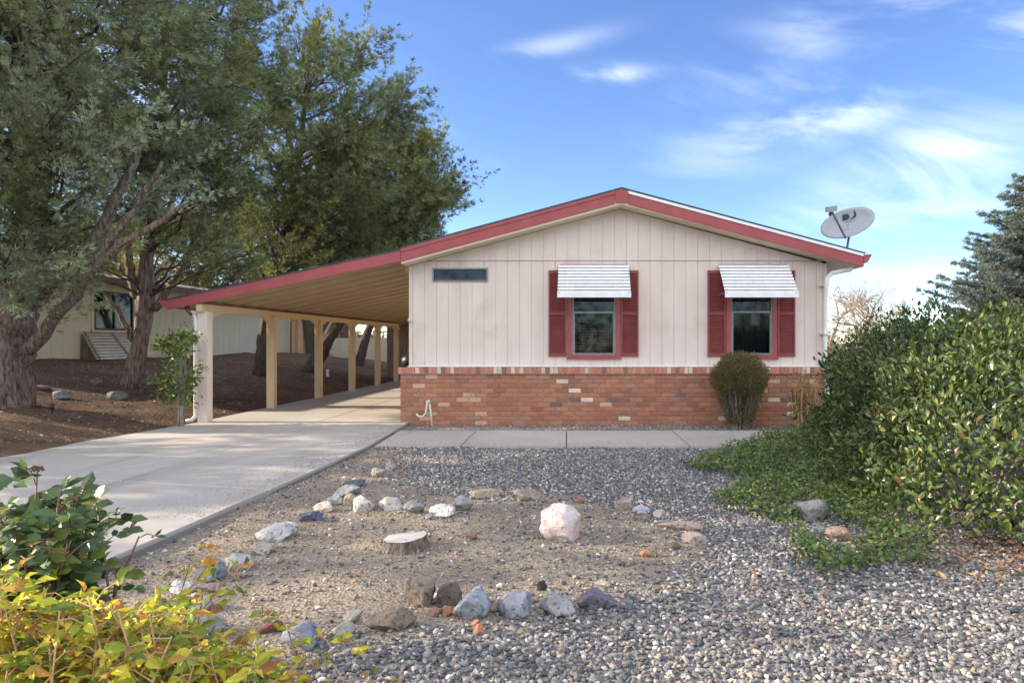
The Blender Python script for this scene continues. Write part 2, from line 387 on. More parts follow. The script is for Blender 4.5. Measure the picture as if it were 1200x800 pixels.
def ground_mat():
    m = bpy.data.materials.new('yard_ground'); m.use_nodes = True; nt = m.node_tree; N = nt.nodes; L = nt.links; b = N['Principled BSDF']
    b.inputs['Roughness'].default_value = .95; b.inputs['Specular IOR Level'].default_value = .15
    tc = N.new('ShaderNodeTexCoord'); P = tc.outputs['Object']
    at = N.new('ShaderNodeAttribute'); at.attribute_name = 'zone'; sp = N.new('ShaderNodeSeparateColor'); L.new(at.outputs['Color'], sp.inputs[0])
    def noise(sc, det=6, ro=.6):
        n = N.new('ShaderNodeTexNoise'); n.inputs['Scale'].default_value = sc; n.inputs['Detail'].default_value = det; n.inputs['Roughness'].default_value = ro
        L.new(P, n.inputs['Vector']); return n.outputs[0]
    def mr(v, a, b_, c=0, d=1):
        n = N.new('ShaderNodeMapRange'); n.inputs[1].default_value = a; n.inputs[2].default_value = b_; n.inputs[3].default_value = c; n.inputs[4].default_value = d
        L.new(v, n.inputs[0]); return n.outputs[0]
    def mixc(f, a, b_):
        n = N.new('ShaderNodeMix'); n.data_type = 'RGBA'
        if isinstance(f, float): n.inputs[0].default_value = f
        else: L.new(f, n.inputs[0])
        for i, v in ((6, a), (7, b_)):
            if isinstance(v, tuple): n.inputs[i].default_value = (*v, 1)
            else: L.new(v, n.inputs[i])
        return n.outputs[2]
    sand = mixc(mr(noise(1.3), .35, .65), (.245, .205, .16), (.16, .127, .10))
    sand = mixc(mr(noise(60, 4, .7), .38, .66), sand, (.40, .34, .265))
    sand = mixc(mr(noise(130, 3, .7), .56, .68), sand, (.12, .095, .075))
    grit = N.new('ShaderNodeTexVoronoi'); grit.inputs['Scale'].default_value = 55; L.new(P, grit.inputs['Vector'])
    gs = N.new('ShaderNodeSeparateColor'); L.new(grit.outputs['Color'], gs.inputs[0])
    grav = mixc(gs.outputs[0], (.12, .115, .115), (.34, .32, .30))
    berm = mixc(mr(noise(1.1), .35, .65), (.15, .10, .068), (.085, .06, .042))
    berm = mixc(mr(noise(35, 5, .7), .52, .70), berm, (.28, .17, .10))
    berm = mixc(mr(noise(.6, 4), .5, .6, 0, .5), berm, (.085, .055, .035))
    far = mixc(mr(noise(.05), .4, .6), (.22, .19, .12), (.14, .14, .08))
    c = mixc(sp.outputs[0], sand, grav); c = mixc(sp.outputs[1], c, berm); c = mixc(sp.outputs[2], c, far)
    L.new(c, b.inputs['Base Color'])
    hgt = N.new('ShaderNodeMath'); hgt.operation = 'ADD'
    v2 = N.new('ShaderNodeTexVoronoi'); v2.inputs['Scale'].default_value = 42; L.new(P, v2.inputs['Vector'])
    hv = mr(v2.outputs['Distance'], 0, .6, 1, 0); L.new(hv, hgt.inputs[0]); L.new(noise(45, 6, .7), hgt.inputs[1])
    bp = N.new('ShaderNodeBump'); bp.inputs['Strength'].default_value = .8; bp.inputs['Distance'].default_value = .012
    L.new(hgt.outputs[0], bp.inputs['Height']); L.new(bp.outputs[0], b.inputs['Normal'])
    return m
gcut = in_poly(XX, YY, DRIVE)
grd = np_mesh('ground', np.stack([XX, YY, ZZ], -1).reshape(-1, 3), Fq, ground_mat(), smooth=True)
za = grd.data.attributes.new('zone', 'FLOAT_COLOR', 'POINT'); zc = np.zeros((nx_*ny_, 4), np.float32)
zc[:, 0] = gravel_w(XX, YY).ravel(); zc[:, 1] = np.clip((-XX.ravel()-5.8)/.4, 0, 1); zc[:, 2] = np.clip((np.hypot(XX, YY).ravel()-45)/20, 0, 1)
za.data.foreach_set('color', zc.ravel()); tag(grd, kind='structure')

# driveway slabs with real joints (a longitudinal one and a transverse one)
def clip_poly(poly, nx, ny, d):      # keep the side nx*x+ny*y<=d
    o = []
    for i in range(len(poly)):
        p, q = poly[i], poly[(i+1) % len(poly)]; a = nx*p[0]+ny*p[1]-d; b = nx*q[0]+ny*q[1]-d
        if a <= 0: o.append(p)
        if a*b < 0: t = a/(a-b); o.append((p[0]+t*(q[0]-p[0]), p[1]+t*(q[1]-p[1])))
    return o
mb = MB(); J = .007
tj = [-.6, 6.2, 10.25, 14.3, 18.4]        # transverse joints along y, slightly skewed
skew = .22
def slabs(poly, lo, hi):
    p = poly
    n = math.hypot(skew, 1)
    if lo is not None: p = clip_poly(p, -skew, -1, -(lo+J))
    if hi is not None: p = clip_poly(p, skew, 1, (hi-J))
    return p
edges = [None]+[t-4.3*skew+ (0) for t in tj]+[None]
for i in range(len(edges)-1):
    lo, hi = edges[i], edges[i+1]
    p = slabs(DRIVE, lo, hi)
    for q in (clip_poly(p, 1, 0, -4.33-J), clip_poly(p, -1, 0, 4.33-J)):
        if len(q) > 2:
            cx = sum(a for a, b in q)/len(q); cy = sum(b for a, b in q)/len(q)
            b_ = .006
            inner = [(a+(cx-a)*b_/max(.3, math.hypot(a-cx, b-cy))*2, b+(cy-b)*b_/max(.3, math.hypot(a-cx, b-cy))*2) for a, b in q]
            n = len(q)
            mb.add([(a, b, -.1) for a, b in q]+[(a, b, .052) for a, b in q]+[(a, b, .060) for a, b in inner],
                   [(k, (k+1) % n, (k+1) % n+n, k+n) for k in range(n)]+[(k+n, (k+1) % n+n, (k+1) % n+2*n, k+2*n) for k in range(n)]+[tuple(range(2*n, 3*n))])
mb.prism([(a, b) for a, b in DRIVE], 'z', -.12, .030)
tag(mb.build('driveway', M['drive']), kind='structure')
mb = MB(); wj = [-1.55, -.18, 1.42, 2.87]
xe = [None]+wj+[None]
for i in range(5):
    a = -2.66 if xe[i] is None else xe[i]+.008; b = 4.9 if xe[i+1] is None else xe[i+1]-.008
    a2 = (-2.74 if i == 0 else a-.03); b2 = b-.03
    mb.add([(a, 8.53, -.05), (b, 8.53, -.05), (b2, 10, -.05), (a2, 10, -.05), (a, 8.53, .03), (b, 8.53, .03), (b2, 10, .03), (a2, 10, .03)],
           [(0, 3, 2, 1), (4, 5, 6, 7), (0, 1, 5, 4), (1, 2, 6, 5), (2, 3, 7, 6), (3, 0, 4, 7)])
tag(mb.build('path', M['walk']), kind='structure')

# ------------------------------------------------------------------ scattering with numpy
def norm(a): return a/np.maximum(np.linalg.norm(a, axis=-1, keepdims=True), 1e-9)
def frames(D, Nn):
    D = norm(D); Sx = norm(np.cross(D, Nn)); Nn = np.cross(Sx, D); return Sx, D, Nn
def scatter(T, TF, P, D, Nn, size, wid=None):
    T = np.asarray(T, float); Sx, D, Nn = frames(D, Nn); n = len(P)
    if wid is None: wid = np.ones(n)
    V = (P[:, None, :] + size[:, None, None]*(T[None, :, 0:1]*wid[:, None, None]*Sx[:, None, :] + T[None, :, 1:2]*D[:, None, :] + T[None, :, 2:3]*Nn[:, None, :]))
    Fc = (np.asarray(TF)[None]+(np.arange(n)*len(T))[:, None, None]).reshape(-1, np.asarray(TF).shape[1])
    return V.reshape(-1, 3), Fc
LEAF8 = ([(0, 0, 0), (.17, .28, .05), (.20, .62, .05), (0, 1, -.08), (-.20, .62, .05), (-.17, .28, .05), (0, .3, 0), (0, .65, 0)],
         [(0, 1, 6), (1, 2, 7), (1, 7, 6), (2, 3, 7), (3, 4, 7), (4, 5, 6), (4, 6, 7), (5, 0, 6)])
ROUND8 = ([(0, 0, 0), (.27, .25, .04), (.30, .62, .05), (0, 1, -.07), (-.30, .62, .05), (-.27, .25, .04), (0, .3, 0), (0, .65, 0)], LEAF8[1])
CURL8 = ([(0, 0, 0), (.20, .28, .14), (.22, .60, .10), (.05, 1, -.28), (-.20, .62, .16), (-.17, .28, .12), (0, .3, .02), (.02, .65, -.03)], LEAF8[1])
LEAF4 = ([(0, 0, 0), (.22, .5, .06), (0, 1, -.05), (-.22, .5, .06)], [(0, 1, 2), (0, 2, 3)])
def spray_template(k=6, seed=1):
    r = random.Random(seed); v = []; f = []
    for i in range(k):
        a = (i/(k-1)-.5)*1.15+r.uniform(-.1, .1); b = r.uniform(-.45, .45); ln = r.uniform(.7, 1.0)*(1-.25*abs(a)); wdt = .040
        d = Vector((math.sin(a), math.cos(a), math.sin(b))).normalized()*ln; st = Vector((0, .12*i/k, 0)); sd_ = d.cross(Vector((0, 0, 1))).normalized()*wdt
        m_ = st+d*.5; n0 = len(v); v += [st, m_+sd_, st+d, m_-sd_]; f += [(n0, n0+1, n0+2), (n0, n0+2, n0+3)]
    return ([tuple(x) for x in v], f)
SPR = spray_template(7)
def rnd_dir(n):
    return norm(rng.normal(size=(n, 3)))
def colvar(n, cols, wts, v=.18, per=1):
    cols = np.array(cols); i = rng.choice(len(cols), n, p=np.array(wts)/sum(wts)); c = cols[i]*(1+rng.uniform(-v, v, (n, 1)))*(1+rng.uniform(-.05, .05, (n, 3)))
    return np.repeat(c, per, axis=0)

# ------------------------------------------------------------------ gravel (countless small stones)
t_ = (1+5**.5)/2
ICO_V = norm(np.array([(-1, t_, 0), (1, t_, 0), (-1, -t_, 0), (1, -t_, 0), (0, -1, t_), (0, 1, t_), (0, -1, -t_), (0, 1, -t_), (t_, 0, -1), (t_, 0, 1), (-t_, 0, -1), (-t_, 0, 1)], float))
ICO_F = np.array([(0,11,5),(0,5,1),(0,1,7),(0,7,10),(0,10,11),(1,5,9),(5,11,4),(11,10,2),(10,7,6),(7,1,8),(3,9,4),(3,4,2),(3,2,6),(3,6,8),(3,8,9),(4,9,5),(2,4,11),(6,2,10),(8,6,7),(9,8,1)])
OCT_V = np.array([(1,0,0),(-1,0,0),(0,1,0),(0,-1,0),(0,0,1),(0,0,-1)], float)
OCT_F = np.array([(0,2,4),(2,1,4),(1,3,4),(3,0,4),(2,0,5),(1,2,5),(3,1,5),(0,3,5)])
STONE_COL = [(.125, .13, .14), (.19, .192, .197), (.30, .285, .26), (.09, .092, .098), (.30, .25, .195), (.46, .43, .38), (.24, .175, .13), (.58, .55, .50)]
STONE_W = [.26, .22, .14, .16, .10, .06, .04, .04]
def stones(name, x, y, dia, tv, tf, jit, cols, wts, lift=.25, zoff=0):
    n = len(x); a = rng.uniform(0, 2*math.pi, n); tl = rng.normal(0, .45, (n, 2))
    D = np.stack([np.cos(a), np.sin(a), tl[:, 0]], -1); Nn = np.stack([tl[:, 1]*.8, tl[:, 0]*.8, np.ones(n)], -1)
    Sx, D, Nn = frames(D, Nn)
    k = len(tv); V = tv[None]*(1+rng.uniform(-jit, jit, (n, k, 1))); V = V*np.stack([rng.uniform(.34, .48, n), rng.uniform(.45, .62, n), rng.uniform(.22, .38, n)], -1)[:, None, :]
    z = gz(x, y)+dia*lift+zoff
    W = np.stack([x, y, z], -1)[:, None, :]+dia[:, None, None]*(V[..., 0:1]*Sx[:, None]+V[..., 1:2]*D[:, None]+V[..., 2:3]*Nn[:, None])
    Fc = (tf[None]+(np.arange(n)*k)[:, None, None]).reshape(-1, 3)
    return tag(np_mesh(name, W.reshape(-1, 3), Fc, M['stone'], col=colvar(n, cols, wts, .25, len(tf))), kind='stuff')
N0 = 200000
gx = rng.uniform(-3.2, 6.5, N0); gy = rng.uniform(1.6, 8.6, N0)
wgt = gravel_w(gx, gy); keep = (rng.uniform(size=N0) < wgt*.72+.035+.06*(gx > -.5)) & ~in_poly(gx, gy, DRIVE) & ~((gy > 8.5) & (gx > -2.8))
vis = (gx/gy < .78) & (gx/gy > -.95); keep &= vis & ~((gx > 3.6) & (gy > 4.6))
gx, gy = gx[keep], gy[keep]
stones('gravel', gx, gy, rng.uniform(.015, .032, len(gx))*(1+.25*(rng.uniform(size=len(gx)) < .08)), ICO_V, ICO_F, .28, STONE_COL, STONE_W)
# the narrow strip by the wall
n = 9000; sx = rng.uniform(-2.7, 4.6, n); sy = rng.uniform(10.03, 10.86, n); k_ = rng.uniform(size=n) < np.clip((sx+2.4)/3, .12, 1)*.8
stones('wall_strip_gravel', sx[k_], sy[k_], rng.uniform(.015, .03, k_.sum()), OCT_V, OCT_F, .3, STONE_COL, [.1, .15, .2, .1, .25, .1, .3, .03])
# grit and pebbles strewn over the bare bed
n = 60000; bx = rng.uniform(-3.0, 2.4, n); by = rng.uniform(1.8, 8.5, n)
k_ = ~in_poly(bx, by, DRIVE) & (rng.uniform(size=n) < (1-gravel_w(bx, by))*.95)
bx, by = bx[k_], by[k_]
sz = rng.uniform(.005, .013, len(bx)); big = rng.uniform(size=len(bx)) < .07; sz[big] = rng.uniform(.014, .03, big.sum())
stones('grit', bx, by, sz, OCT_V, OCT_F, .3, [(.34, .28, .21), (.24, .18, .13), (.43, .38, .31), (.16, .14, .125), (.32, .32, .32), (.52, .50, .46)], [.3, .25, .18, .12, .1, .05], lift=.3)
def loose_grit(name, x, y, z, lo, hi):
    k = stones(name, x, y, rng.uniform(lo, hi, len(x)), OCT_V, OCT_F, .3, [(.34, .28, .21), (.24, .18, .13), (.43, .38, .31), (.16, .14, .125)], [.3, .3, .2, .2], lift=.3); k.location.z = z; return k
n = 5200; a_ = rng.exponential(.22, n); gy_ = rng.uniform(1.5, 10.8, n); ex = np.interp(gy_, [p[1] for p in RE], [p[0] for p in RE]); gx_ = ex-.03-a_; k_ = in_poly(gx_, gy_, DRIVE)
loose_grit('driveway_grit', gx_[k_], gy_[k_], .062-.0, .004, .011)
n = 2600; gx_ = rng.uniform(-2.6, 4.2, n); t_s = rng.exponential(.16, n); gy_ = np.where(rng.uniform(size=n) < .6, 8.55+t_s, 9.97-t_s); k_ = (gy_ > 8.54) & (gy_ < 9.98)
loose_grit('path_grit', gx_[k_], gy_[k_], .032, .004, .013)
# dry leaves lying on the bank under the trees
n = 26000; lx = -6.5-rng.uniform(0, 1, n)**1.2*8; ly = rng.uniform(5, 24, n); k_ = ~in_poly(lx, ly, DRIVE); lx, ly = lx[k_], ly[k_]; n = len(lx)
V, Fc = scatter(*LEAF4, np.stack([lx, ly, gz(lx, ly)+.012], -1), np.stack([rng.normal(size=n), rng.normal(size=n), rng.normal(size=n)*.25], -1),
                np.stack([rng.normal(size=n)*.4, rng.normal(size=n)*.4, np.ones(n)], -1), rng.uniform(.02, .065, n))
tag(np_mesh('leaf_litter', V, Fc, M['litter'], col=colvar(n, [(.22, .13, .08), (.34, .24, .15), (.12, .08, .055), (.46, .40, .32)], [.42, .24, .26, .08], .2, 2)), kind='stuff')

# ------------------------------------------------------------------ rocks
def rock(px, py, wpx, hpx, col, label, name='rock', cat='rock', flat=1.0, seed=None, yaw=0, cuts=7, spk=None, deep=.8, ground=None, group=None, sink=.28, smooth=False):
    x, y = gp(px, py)
    for _ in range(4):
        g = gzf(x, y); x, y = gp(px, py, g)
    s = y/F; wd, ht = wpx*s, hpx*s; y += wd*deep*.42; x = (px-680)/F*y
    r = random.Random(seed if seed is not None else int(px*31+py*7))
    import bmesh
    bm = bmesh.new(); bmesh.ops.create_icosphere(bm, subdivisions=4, radius=1)
    off = Vector((r.uniform(-50, 50), r.uniform(-50, 50), r.uniform(-50, 50))); gry = sum(col)/3; col = tuple((c*.78+gry*.22)*.8 for c in col)
    planes = []
    for _ in range(cuts):
        d = Vector((r.gauss(0, 1), r.gauss(0, 1), r.gauss(0, .8)+.15)).normalized(); planes.append((d, r.uniform(.42, .78)))
    for v in bm.verts:
        p = v.co.copy(); p *= 1+.28*mnoise.noise(p*1.1+off)
        for d, k in planes:
            e = p.dot(d)-k
            if e > 0: p -= d*e*.93
        p *= 1+.12*mnoise.noise(p*3.5+off)+.06*mnoise.noise(p*8+off)+.03*mnoise.noise(p*18+off)
        v.co = p
    xs_ = [v.co.x for v in bm.verts]; ys_ = [v.co.y for v in bm.verts]; zs_ = [v.co.z for v in bm.verts]
    sx_, sy_, sz_ = wd/(max(xs_)-min(xs_)), wd*deep/(max(ys_)-min(ys_)), ht*(1+sink)/(max(zs_)-min(zs_))
    cx_, cy_, z0 = (max(xs_)+min(xs_))/2, (max(ys_)+min(ys_))/2, min(zs_)
    for v in bm.verts: v.co = Vector(((v.co.x-cx_)*sx_, (v.co.y-cy_)*sy_, (v.co.z-z0)*sz_-ht*sink))
    me = bpy.data.meshes.new(name); bm.to_mesh(me); bm.free(); me.polygons.foreach_set('use_smooth', np.full(len(me.polygons), True, bool))
    c2 = tuple(min(.85, c*1.35) for c in col); c1 = tuple(c*.72 for c in col)
    m = mat(name+'_stone', c1, c2, .85, 14, bump=1.0, bscale=38, bdist=.014, speck=(30, .54, .66, spk or tuple(c*.45 for c in col)), spec=.25, lo=.3, hi=.7)
    me.materials.append(m)
    o = bpy.data.objects.new(name, me); C.objects.link(o); o.location = (x, y, gzf(x, y)); o.rotation_euler = (0, 0, R(yaw))
    return tag(o, label, cat, group)
W_, G_, B_, TN, PK, BR, OR = (.60, .56, .50), (.34, .34, .34), (.20, .235, .31), (.42, .34, .25), (.58, .42, .36), (.24, .165, .12), (.55, .20, .10)
LINE = 'edging rocks round the bare bed'
rocks = [
 (457, 551, 12, 10, (.55, .49, .41), 'tiny cream rock, farthest from the camera of the edging row, beside the driveway', LINE, {}),
 (443, 560, 17, 12, (.55, .48, .38), 'small pale tan rock just in front of the farthest tiny cream rock', LINE, {}),
 (415, 572, 26, 9, (.13, .15, .19), 'low dark slate rock behind the broad flat white rock', LINE, {}),
 (405, 583, 33, 12, W_, 'broad flat white rock in the edging row, just in front of the dark slate rock', LINE, {}),
 (391, 592, 25, 11, (.62, .58, .50), 'rounded white rock between the broad flat white one and the cream one', LINE, {}),
 (379, 601, 26, 13, (.66, .58, .46), 'cream rock resting against the dark blue rock in the bend of the edging', LINE, {}),
 (364, 611, 28, 12, (.14, .16, .24), 'low dark blue rock at the left bend of the edging row', LINE, {}),
 (413, 595, 20, 16, (.50, .42, .30), 'buff upright rock tucked behind the left end of the row of white rocks', LINE, {}),
 (427, 600, 27, 17, (.56, .53, .48), 'white rock with one grey slanting side, first in the row crossing the bed', LINE, {}),
 (458, 598, 30, 14, (.64, .60, .53), 'white wedge-shaped rock in the middle of the row crossing the bed', LINE, {'cuts': 10}),
 (485, 603, 26, 16, (.36, .37, .34), 'speckled grey-green rounded rock in the row crossing the bed', LINE, {}),
 (518, 607, 32, 14, (.68, .65, .62), 'smooth white oval rock in the row crossing the bed', LINE, {'cuts': 3}),
 (541, 600, 29, 20, (.44, .44, .45), 'pale grey angular rock with a peak, last of the row crossing the bed', LINE, {'cuts': 11}),
 (568, 585, 38, 9, (.44, .36, .25), 'long low tan rock lying behind the peaked grey rock', LINE, {}),
 (504, 609, 11, 9, (.34, .36, .37), 'very small grey stone beside the smooth white oval rock', LINE, {}),
 (552, 633, 15, 9, (.34, .20, .13), 'small reddish brown clod right of the cut stump', None, {}),
 (620, 587, 40, 11, (.36, .29, .22), 'long flat brown rock at the back of the bed behind the white quartz boulder', LINE, {}),
 (656, 636, 50, 42, (.74, .63, .60), 'big pinkish white quartz boulder standing in the bare bed', None, {'cuts': 12, 'spk': (.62, .36, .28), 'deep': .75, 'seed': 5}),
 (680, 590, 11, 7, (.50, .20, .11), 'small orange stone at the back of the bed, near the quartz boulder', None, {}),
 (732, 597, 27, 14, (.42, .33, .28), 'pinkish tan rock at the back right corner of the bed', LINE, {}),
 (751, 602, 22, 8, (.46, .49, .55), 'flat bluish white rock right of the pinkish tan corner rock', LINE, {}),
 (773, 607, 17, 9, (.50, .39, .34), 'small pink rock touching the far end of the long pinkish slab', LINE, {}),
 (796, 622, 54, 11, (.50, .36, .27), 'long narrow pinkish slab lying on the right side of the bed', LINE, {'yaw': -24, 'deep': .35}),
 (814, 637, 34, 12, (.62, .46, .40), 'pale pink wedge rock in front of the long pinkish slab', LINE, {'yaw': -20, 'deep': .5}),
 (789, 645, 19, 8, (.25, .16, .12), 'flat brown stone on the gravel, left of the pale pink wedge', None, {}),
 (757, 653, 15, 9, (.56, .24, .12), 'small rust orange stone lying alone on the gravel right of the quartz boulder', None, {}),
 (492, 712, 40, 34, (.27, .21, .16), 'rough brown lump of rock, the tallest in the front row', LINE, {'cuts': 9}),
 (527, 711, 32, 26, (.18, .14, .115), 'dark brown rounded rock right behind the tall rough brown lump', LINE, {}),
 (458, 741, 62, 26, (.26, .20, .15), 'long brown splintered rock leaning at the front of the bed', LINE, {'yaw': 22, 'deep': .45, 'cuts': 9}),
 (413, 731, 20, 13, (.52, .44, .34), 'small pale buff rock left of the long brown splintered rock', LINE, {}),
 (400, 750, 30, 16, (.45, .42, .37), 'pale grey rock lowest in the gap between the blue rock and the splintered rock', LINE, {}),
 (524, 722, 13, 12, OR, 'orange brick fragment between the rough brown lump and the blue-grey rock', None, {}),
 (518, 709, 9, 8, OR, 'tiny orange fragment lying against the dark brown rock', None, {}),
 (509, 723, 20, 10, (.36, .20, .15), 'reddish brown stone under the rough brown lump', None, {}),
 (557, 735, 11, 8, (.60, .24, .12), 'orange chip touching the orange pebble in front of the blue-grey rock', None, {}),
 (561, 744, 14, 12, (.62, .22, .10), 'round orange pebble, frontmost of the orange bits', None, {}),
 (554, 728, 45, 31, (.36, .40, .47), 'blue-grey rock with a slanting top, first of four in the front row', LINE, {'cuts': 10}),
 (602, 726, 43, 27, (.38, .39, .46), 'lavender grey rock, second of four in the front row', LINE, {'cuts': 8}),
 (653, 725, 44, 25, (.42, .41, .41), 'light grey pointed rock, third of four in the front row', LINE, {'cuts': 8}),
 (698, 718, 46, 22, (.22, .20, .27), 'purple-grey low rock, last of four in the front row', LINE, {}),
 (560, 698, 15, 9, (.30, .35, .45), 'small bluish stone behind the blue-grey rock', None, {}),
 (635, 692, 13, 10, (.06, .05, .045), 'small black-brown stone behind the light grey pointed rock', None, {}),
 (707, 688, 20, 6, (.50, .42, .32), 'small flat tan stone behind the purple-grey rock', None, {}),
 (249, 682, 36, 21, (.20, .25, .34), 'smooth slate blue rock at the left of the bed', LINE, {'cuts': 4}),
 (282, 669, 34, 20, (.52, .52, .52), 'square flat-topped pale grey rock right of the smooth slate blue rock', LINE, {'cuts': 12}),
 (307, 651, 28, 14, (.50, .42, .33), 'buff rounded rock behind the square pale grey rock', LINE, {'cuts': 4}),
 (323, 635, 44, 19, (.56, .53, .50), 'large whitish rock in the left side of the edging, behind the buff one', LINE, {}),
 (341, 622, 21, 9, (.60, .57, .52), 'little white rock touching the far end of the large whitish rock', LINE, {}),
 (231, 719, 37, 21, (.50, .45, .37), 'beige domed rock behind the yellowing bush', LINE, {'cuts': 4}),
 (242, 749, 46, 19, (.33, .34, .32), 'flat grey-green rock half hidden by the yellowing bush', LINE, {}),
 (214, 697, 33, 14, (.60, .57, .54), 'white rock next to the driveway, left of the smooth slate blue rock', LINE, {}),
 (243, 697, 22, 12, (.46, .33, .27), 'pinkish brown stone under the smooth slate blue rock', None, {}),
 (319, 742, 32, 13, (.30, .105, .07), 'dull red broken piece of brick at the left front', LINE, {'cuts': 12, 'yaw': 20, 'deep': .5}),
 (350, 763, 48, 29, (.26, .31, .41), 'angular speckled blue rock, nearest to the camera', LINE, {'cuts': 11}),
 (951, 611, 40, 22, (.30, .29, .28), 'dark grey rock sitting in the ground cover below the hedge', None, {}),
 (962, 629, 30, 11, (.36, .36, .41), 'flat lavender rock in front of the dark grey rock in the ground cover', None, {}),
 (981, 634, 32, 15, (.45, .28, .21), 'pinkish brown slanting rock at the edge of the ground cover', None, {}),
 (69, 488, 22, 9, (.33, .34, .36), 'grey rock on the bank beside the big trunk and the black garden light', None, {}),
 (43, 490, 34, 6, (.36, .23, .18), 'flat pinkish stone at the foot of the big trunk', None, {}),
 (138, 482, 22, 9, (.26, .26, .26), 'low grey rock on the bank in front of the smaller trunk', None, {}),
 (183, 477, 22, 11, (.26, .20, .18), 'brown-grey rock on the bank left of the small leafy tree', None, {}),
 (112, 482, 15, 6, (.24, .21, .19), 'small brown-grey rock on the bank between the two nearest trunks', None, {}),
]
for (px, py, wp, hp, c_, lb, g_, kw) in rocks:
    nm = 'boulder' if 'boulder' in lb else ('brick_fragment' if 'brick' in lb else ('stone' if ('stone' in lb or 'pebble' in lb or 'chip' in lb or 'fragment' in lb or 'clod' in lb) else 'rock'))
    rock(px, py, wp, hp, c_, lb, name=nm, cat=('boulder' if nm == 'boulder' else 'rock'), group=g_, **kw)

# the cut stump
x, y = gp(470, 648); y += .1
g = gzf(x, y); st_ = empty('tree_stump', (x, y, g), 'low sawn-off tree stump with a pale flat top in the bare bed', 'stump')
mb = MB(); n = 36; rings = [(-.03, .165), (.02, .148), (.045, .138), (.072, .137)]
for zz, rr in rings:
    for j in range(n):
        a = 2*math.pi*j/n; k = 1+.20*mnoise.noise(Vector((math.cos(a)*1.3, math.sin(a)*1.3, 3)))+.13*mnoise.noise(Vector((math.cos(a)*7, math.sin(a)*7, zz*3)))
        mb.v.append((x+rr*k*math.cos(a)*1.05, y+rr*k*math.sin(a)*.9, g+zz+.012*math.cos(a)))
for i in range(3):
    for j in range(n): mb.f.append((i*n+j, i*n+(j+1) % n, (i+1)*n+(j+1) % n, (i+1)*n+j)); mb.c.append((1, 1, 1))
mb.build('bark', M['bark'], st_, smooth=True)
mb2 = MB(); mb2.v = [mb.v[3*n+j] for j in range(n)]; mb2.v = [(vx*.999, vy, vz+.001) for vx, vy, vz in mb2.v]
mb2.f = [tuple(range(n))]; mb2.c = [(1, 1, 1)]
mb2.build('cut_face', mat('sawn_wood', (.45, .40, .34), (.66, .62, .56), .85, 6, (1, 5, 1), .4, 30, .006, speck=(14, .60, .68, (.15, .10, .07))), st_)

# ------------------------------------------------------------------ the house
HX0, HX1, HY, HYB = -2.857, 4.114, 11.0, 26.0
RL, RA, RRt = (-2.905, 2.88), (.67, 3.846), (4.60, 2.80)
def roofz(x):
    if x < RA[0]: return RL[1]+(x-RL[0])*(RA[1]-RL[1])/(RA[0]-RL[0])
    return RA[1]+(x-RA[0])*(RRt[1]-RA[1])/(RRt[0]-RA[0])
house = empty('manufactured_house', (.63, HY, 0), 'single-storey beige gabled house with red trim, red shutters and a brick base', 'house')
WT = .243
mb = MB()
mb.prism([(HX0, .0), (HX1, .0), (HX1, roofz(HX1)-WT), (RA[0], RA[1]-WT), (HX0, roofz(HX0)-WT)], 'y', HY+.30, HYB)
mb.build('wall', M['siding'], house)
# windows: x0,x1,z0,z1
def wx(px): return (px-680)/70.0
def wz(py): return CAMZ+(401-py)/70.0
WIN = [(wx(670.5), wx(721.5), wz(415.5), wz(325)), (wx(856), wx(905), wz(415.5), wz(325))]
SLIT = (wx(507), wx(572), wz(330), wz(314))
holes = WIN+[SLIT]
# front siding: grooved planks clipped round the windows
def planks(name, m, parent, x0, x1, yf, segs, topf, step=.1985, gap=.007, th=.008):
    mb = MB(); xx = x0; cuts = [x0]
    while xx < x1-.02: xx = min(xx+step, x1); cuts.append(xx)
    ex = sorted(set(cuts+[h[0] for h in holes if x0 < h[0] < x1]+[h[1] for h in holes if x0 < h[1] < x1]))
    for a, b in zip(ex[:-1], ex[1:]):
        if b-a < .003: continue
        ia = cuts.index(a) if a in cuts else -1; ib = cuts.index(b) if b in cuts else -1
        ga = (gap*(.8 if ia % 6 == 0 else .34)) if ia >= 0 else 0; gb = (gap*.34) if ib >= 0 else 0
        a2, b2 = a+ga, b-gb
        if b2-a2 < .002: continue
        for (za, zb) in segs:
            spans = [(za, zb)]
            for h in holes:
                if a >= h[0]-1e-6 and b <= h[1]+1e-6:
                    ns = []
                    for s0, s1 in spans:
                        t1 = s1 if s1 is not None else 99
                        if h[3] <= s0 or h[2] >= t1: ns.append((s0, s1)); continue
                        if h[2] > s0: ns.append((s0, h[2]))
                        if h[3] < t1: ns.append((h[3], s1))
                    spans = ns
            for s0, s1 in spans:
                if s1 is None:
                    mb.prism([(a2, s0), (b2, s0), (b2, topf(b2))]+([(RA[0], topf(RA[0]))] if a2 < RA[0] < b2 else [])+[(a2, topf(a2))], 'y', yf, yf+th)
                else: mb.prism([(a2, s0), (b2, s0), (b2, s1), (a2, s1)], 'y', yf, yf+th)
    return mb.build(name, m, parent)
ZS = 2.73
planks('siding', M['siding'], house, HX0+.055, HX1-.055, HY-.008, [(.985, ZS-.006), (ZS+.006, None)], lambda x: roofz(x)-WT-.004)
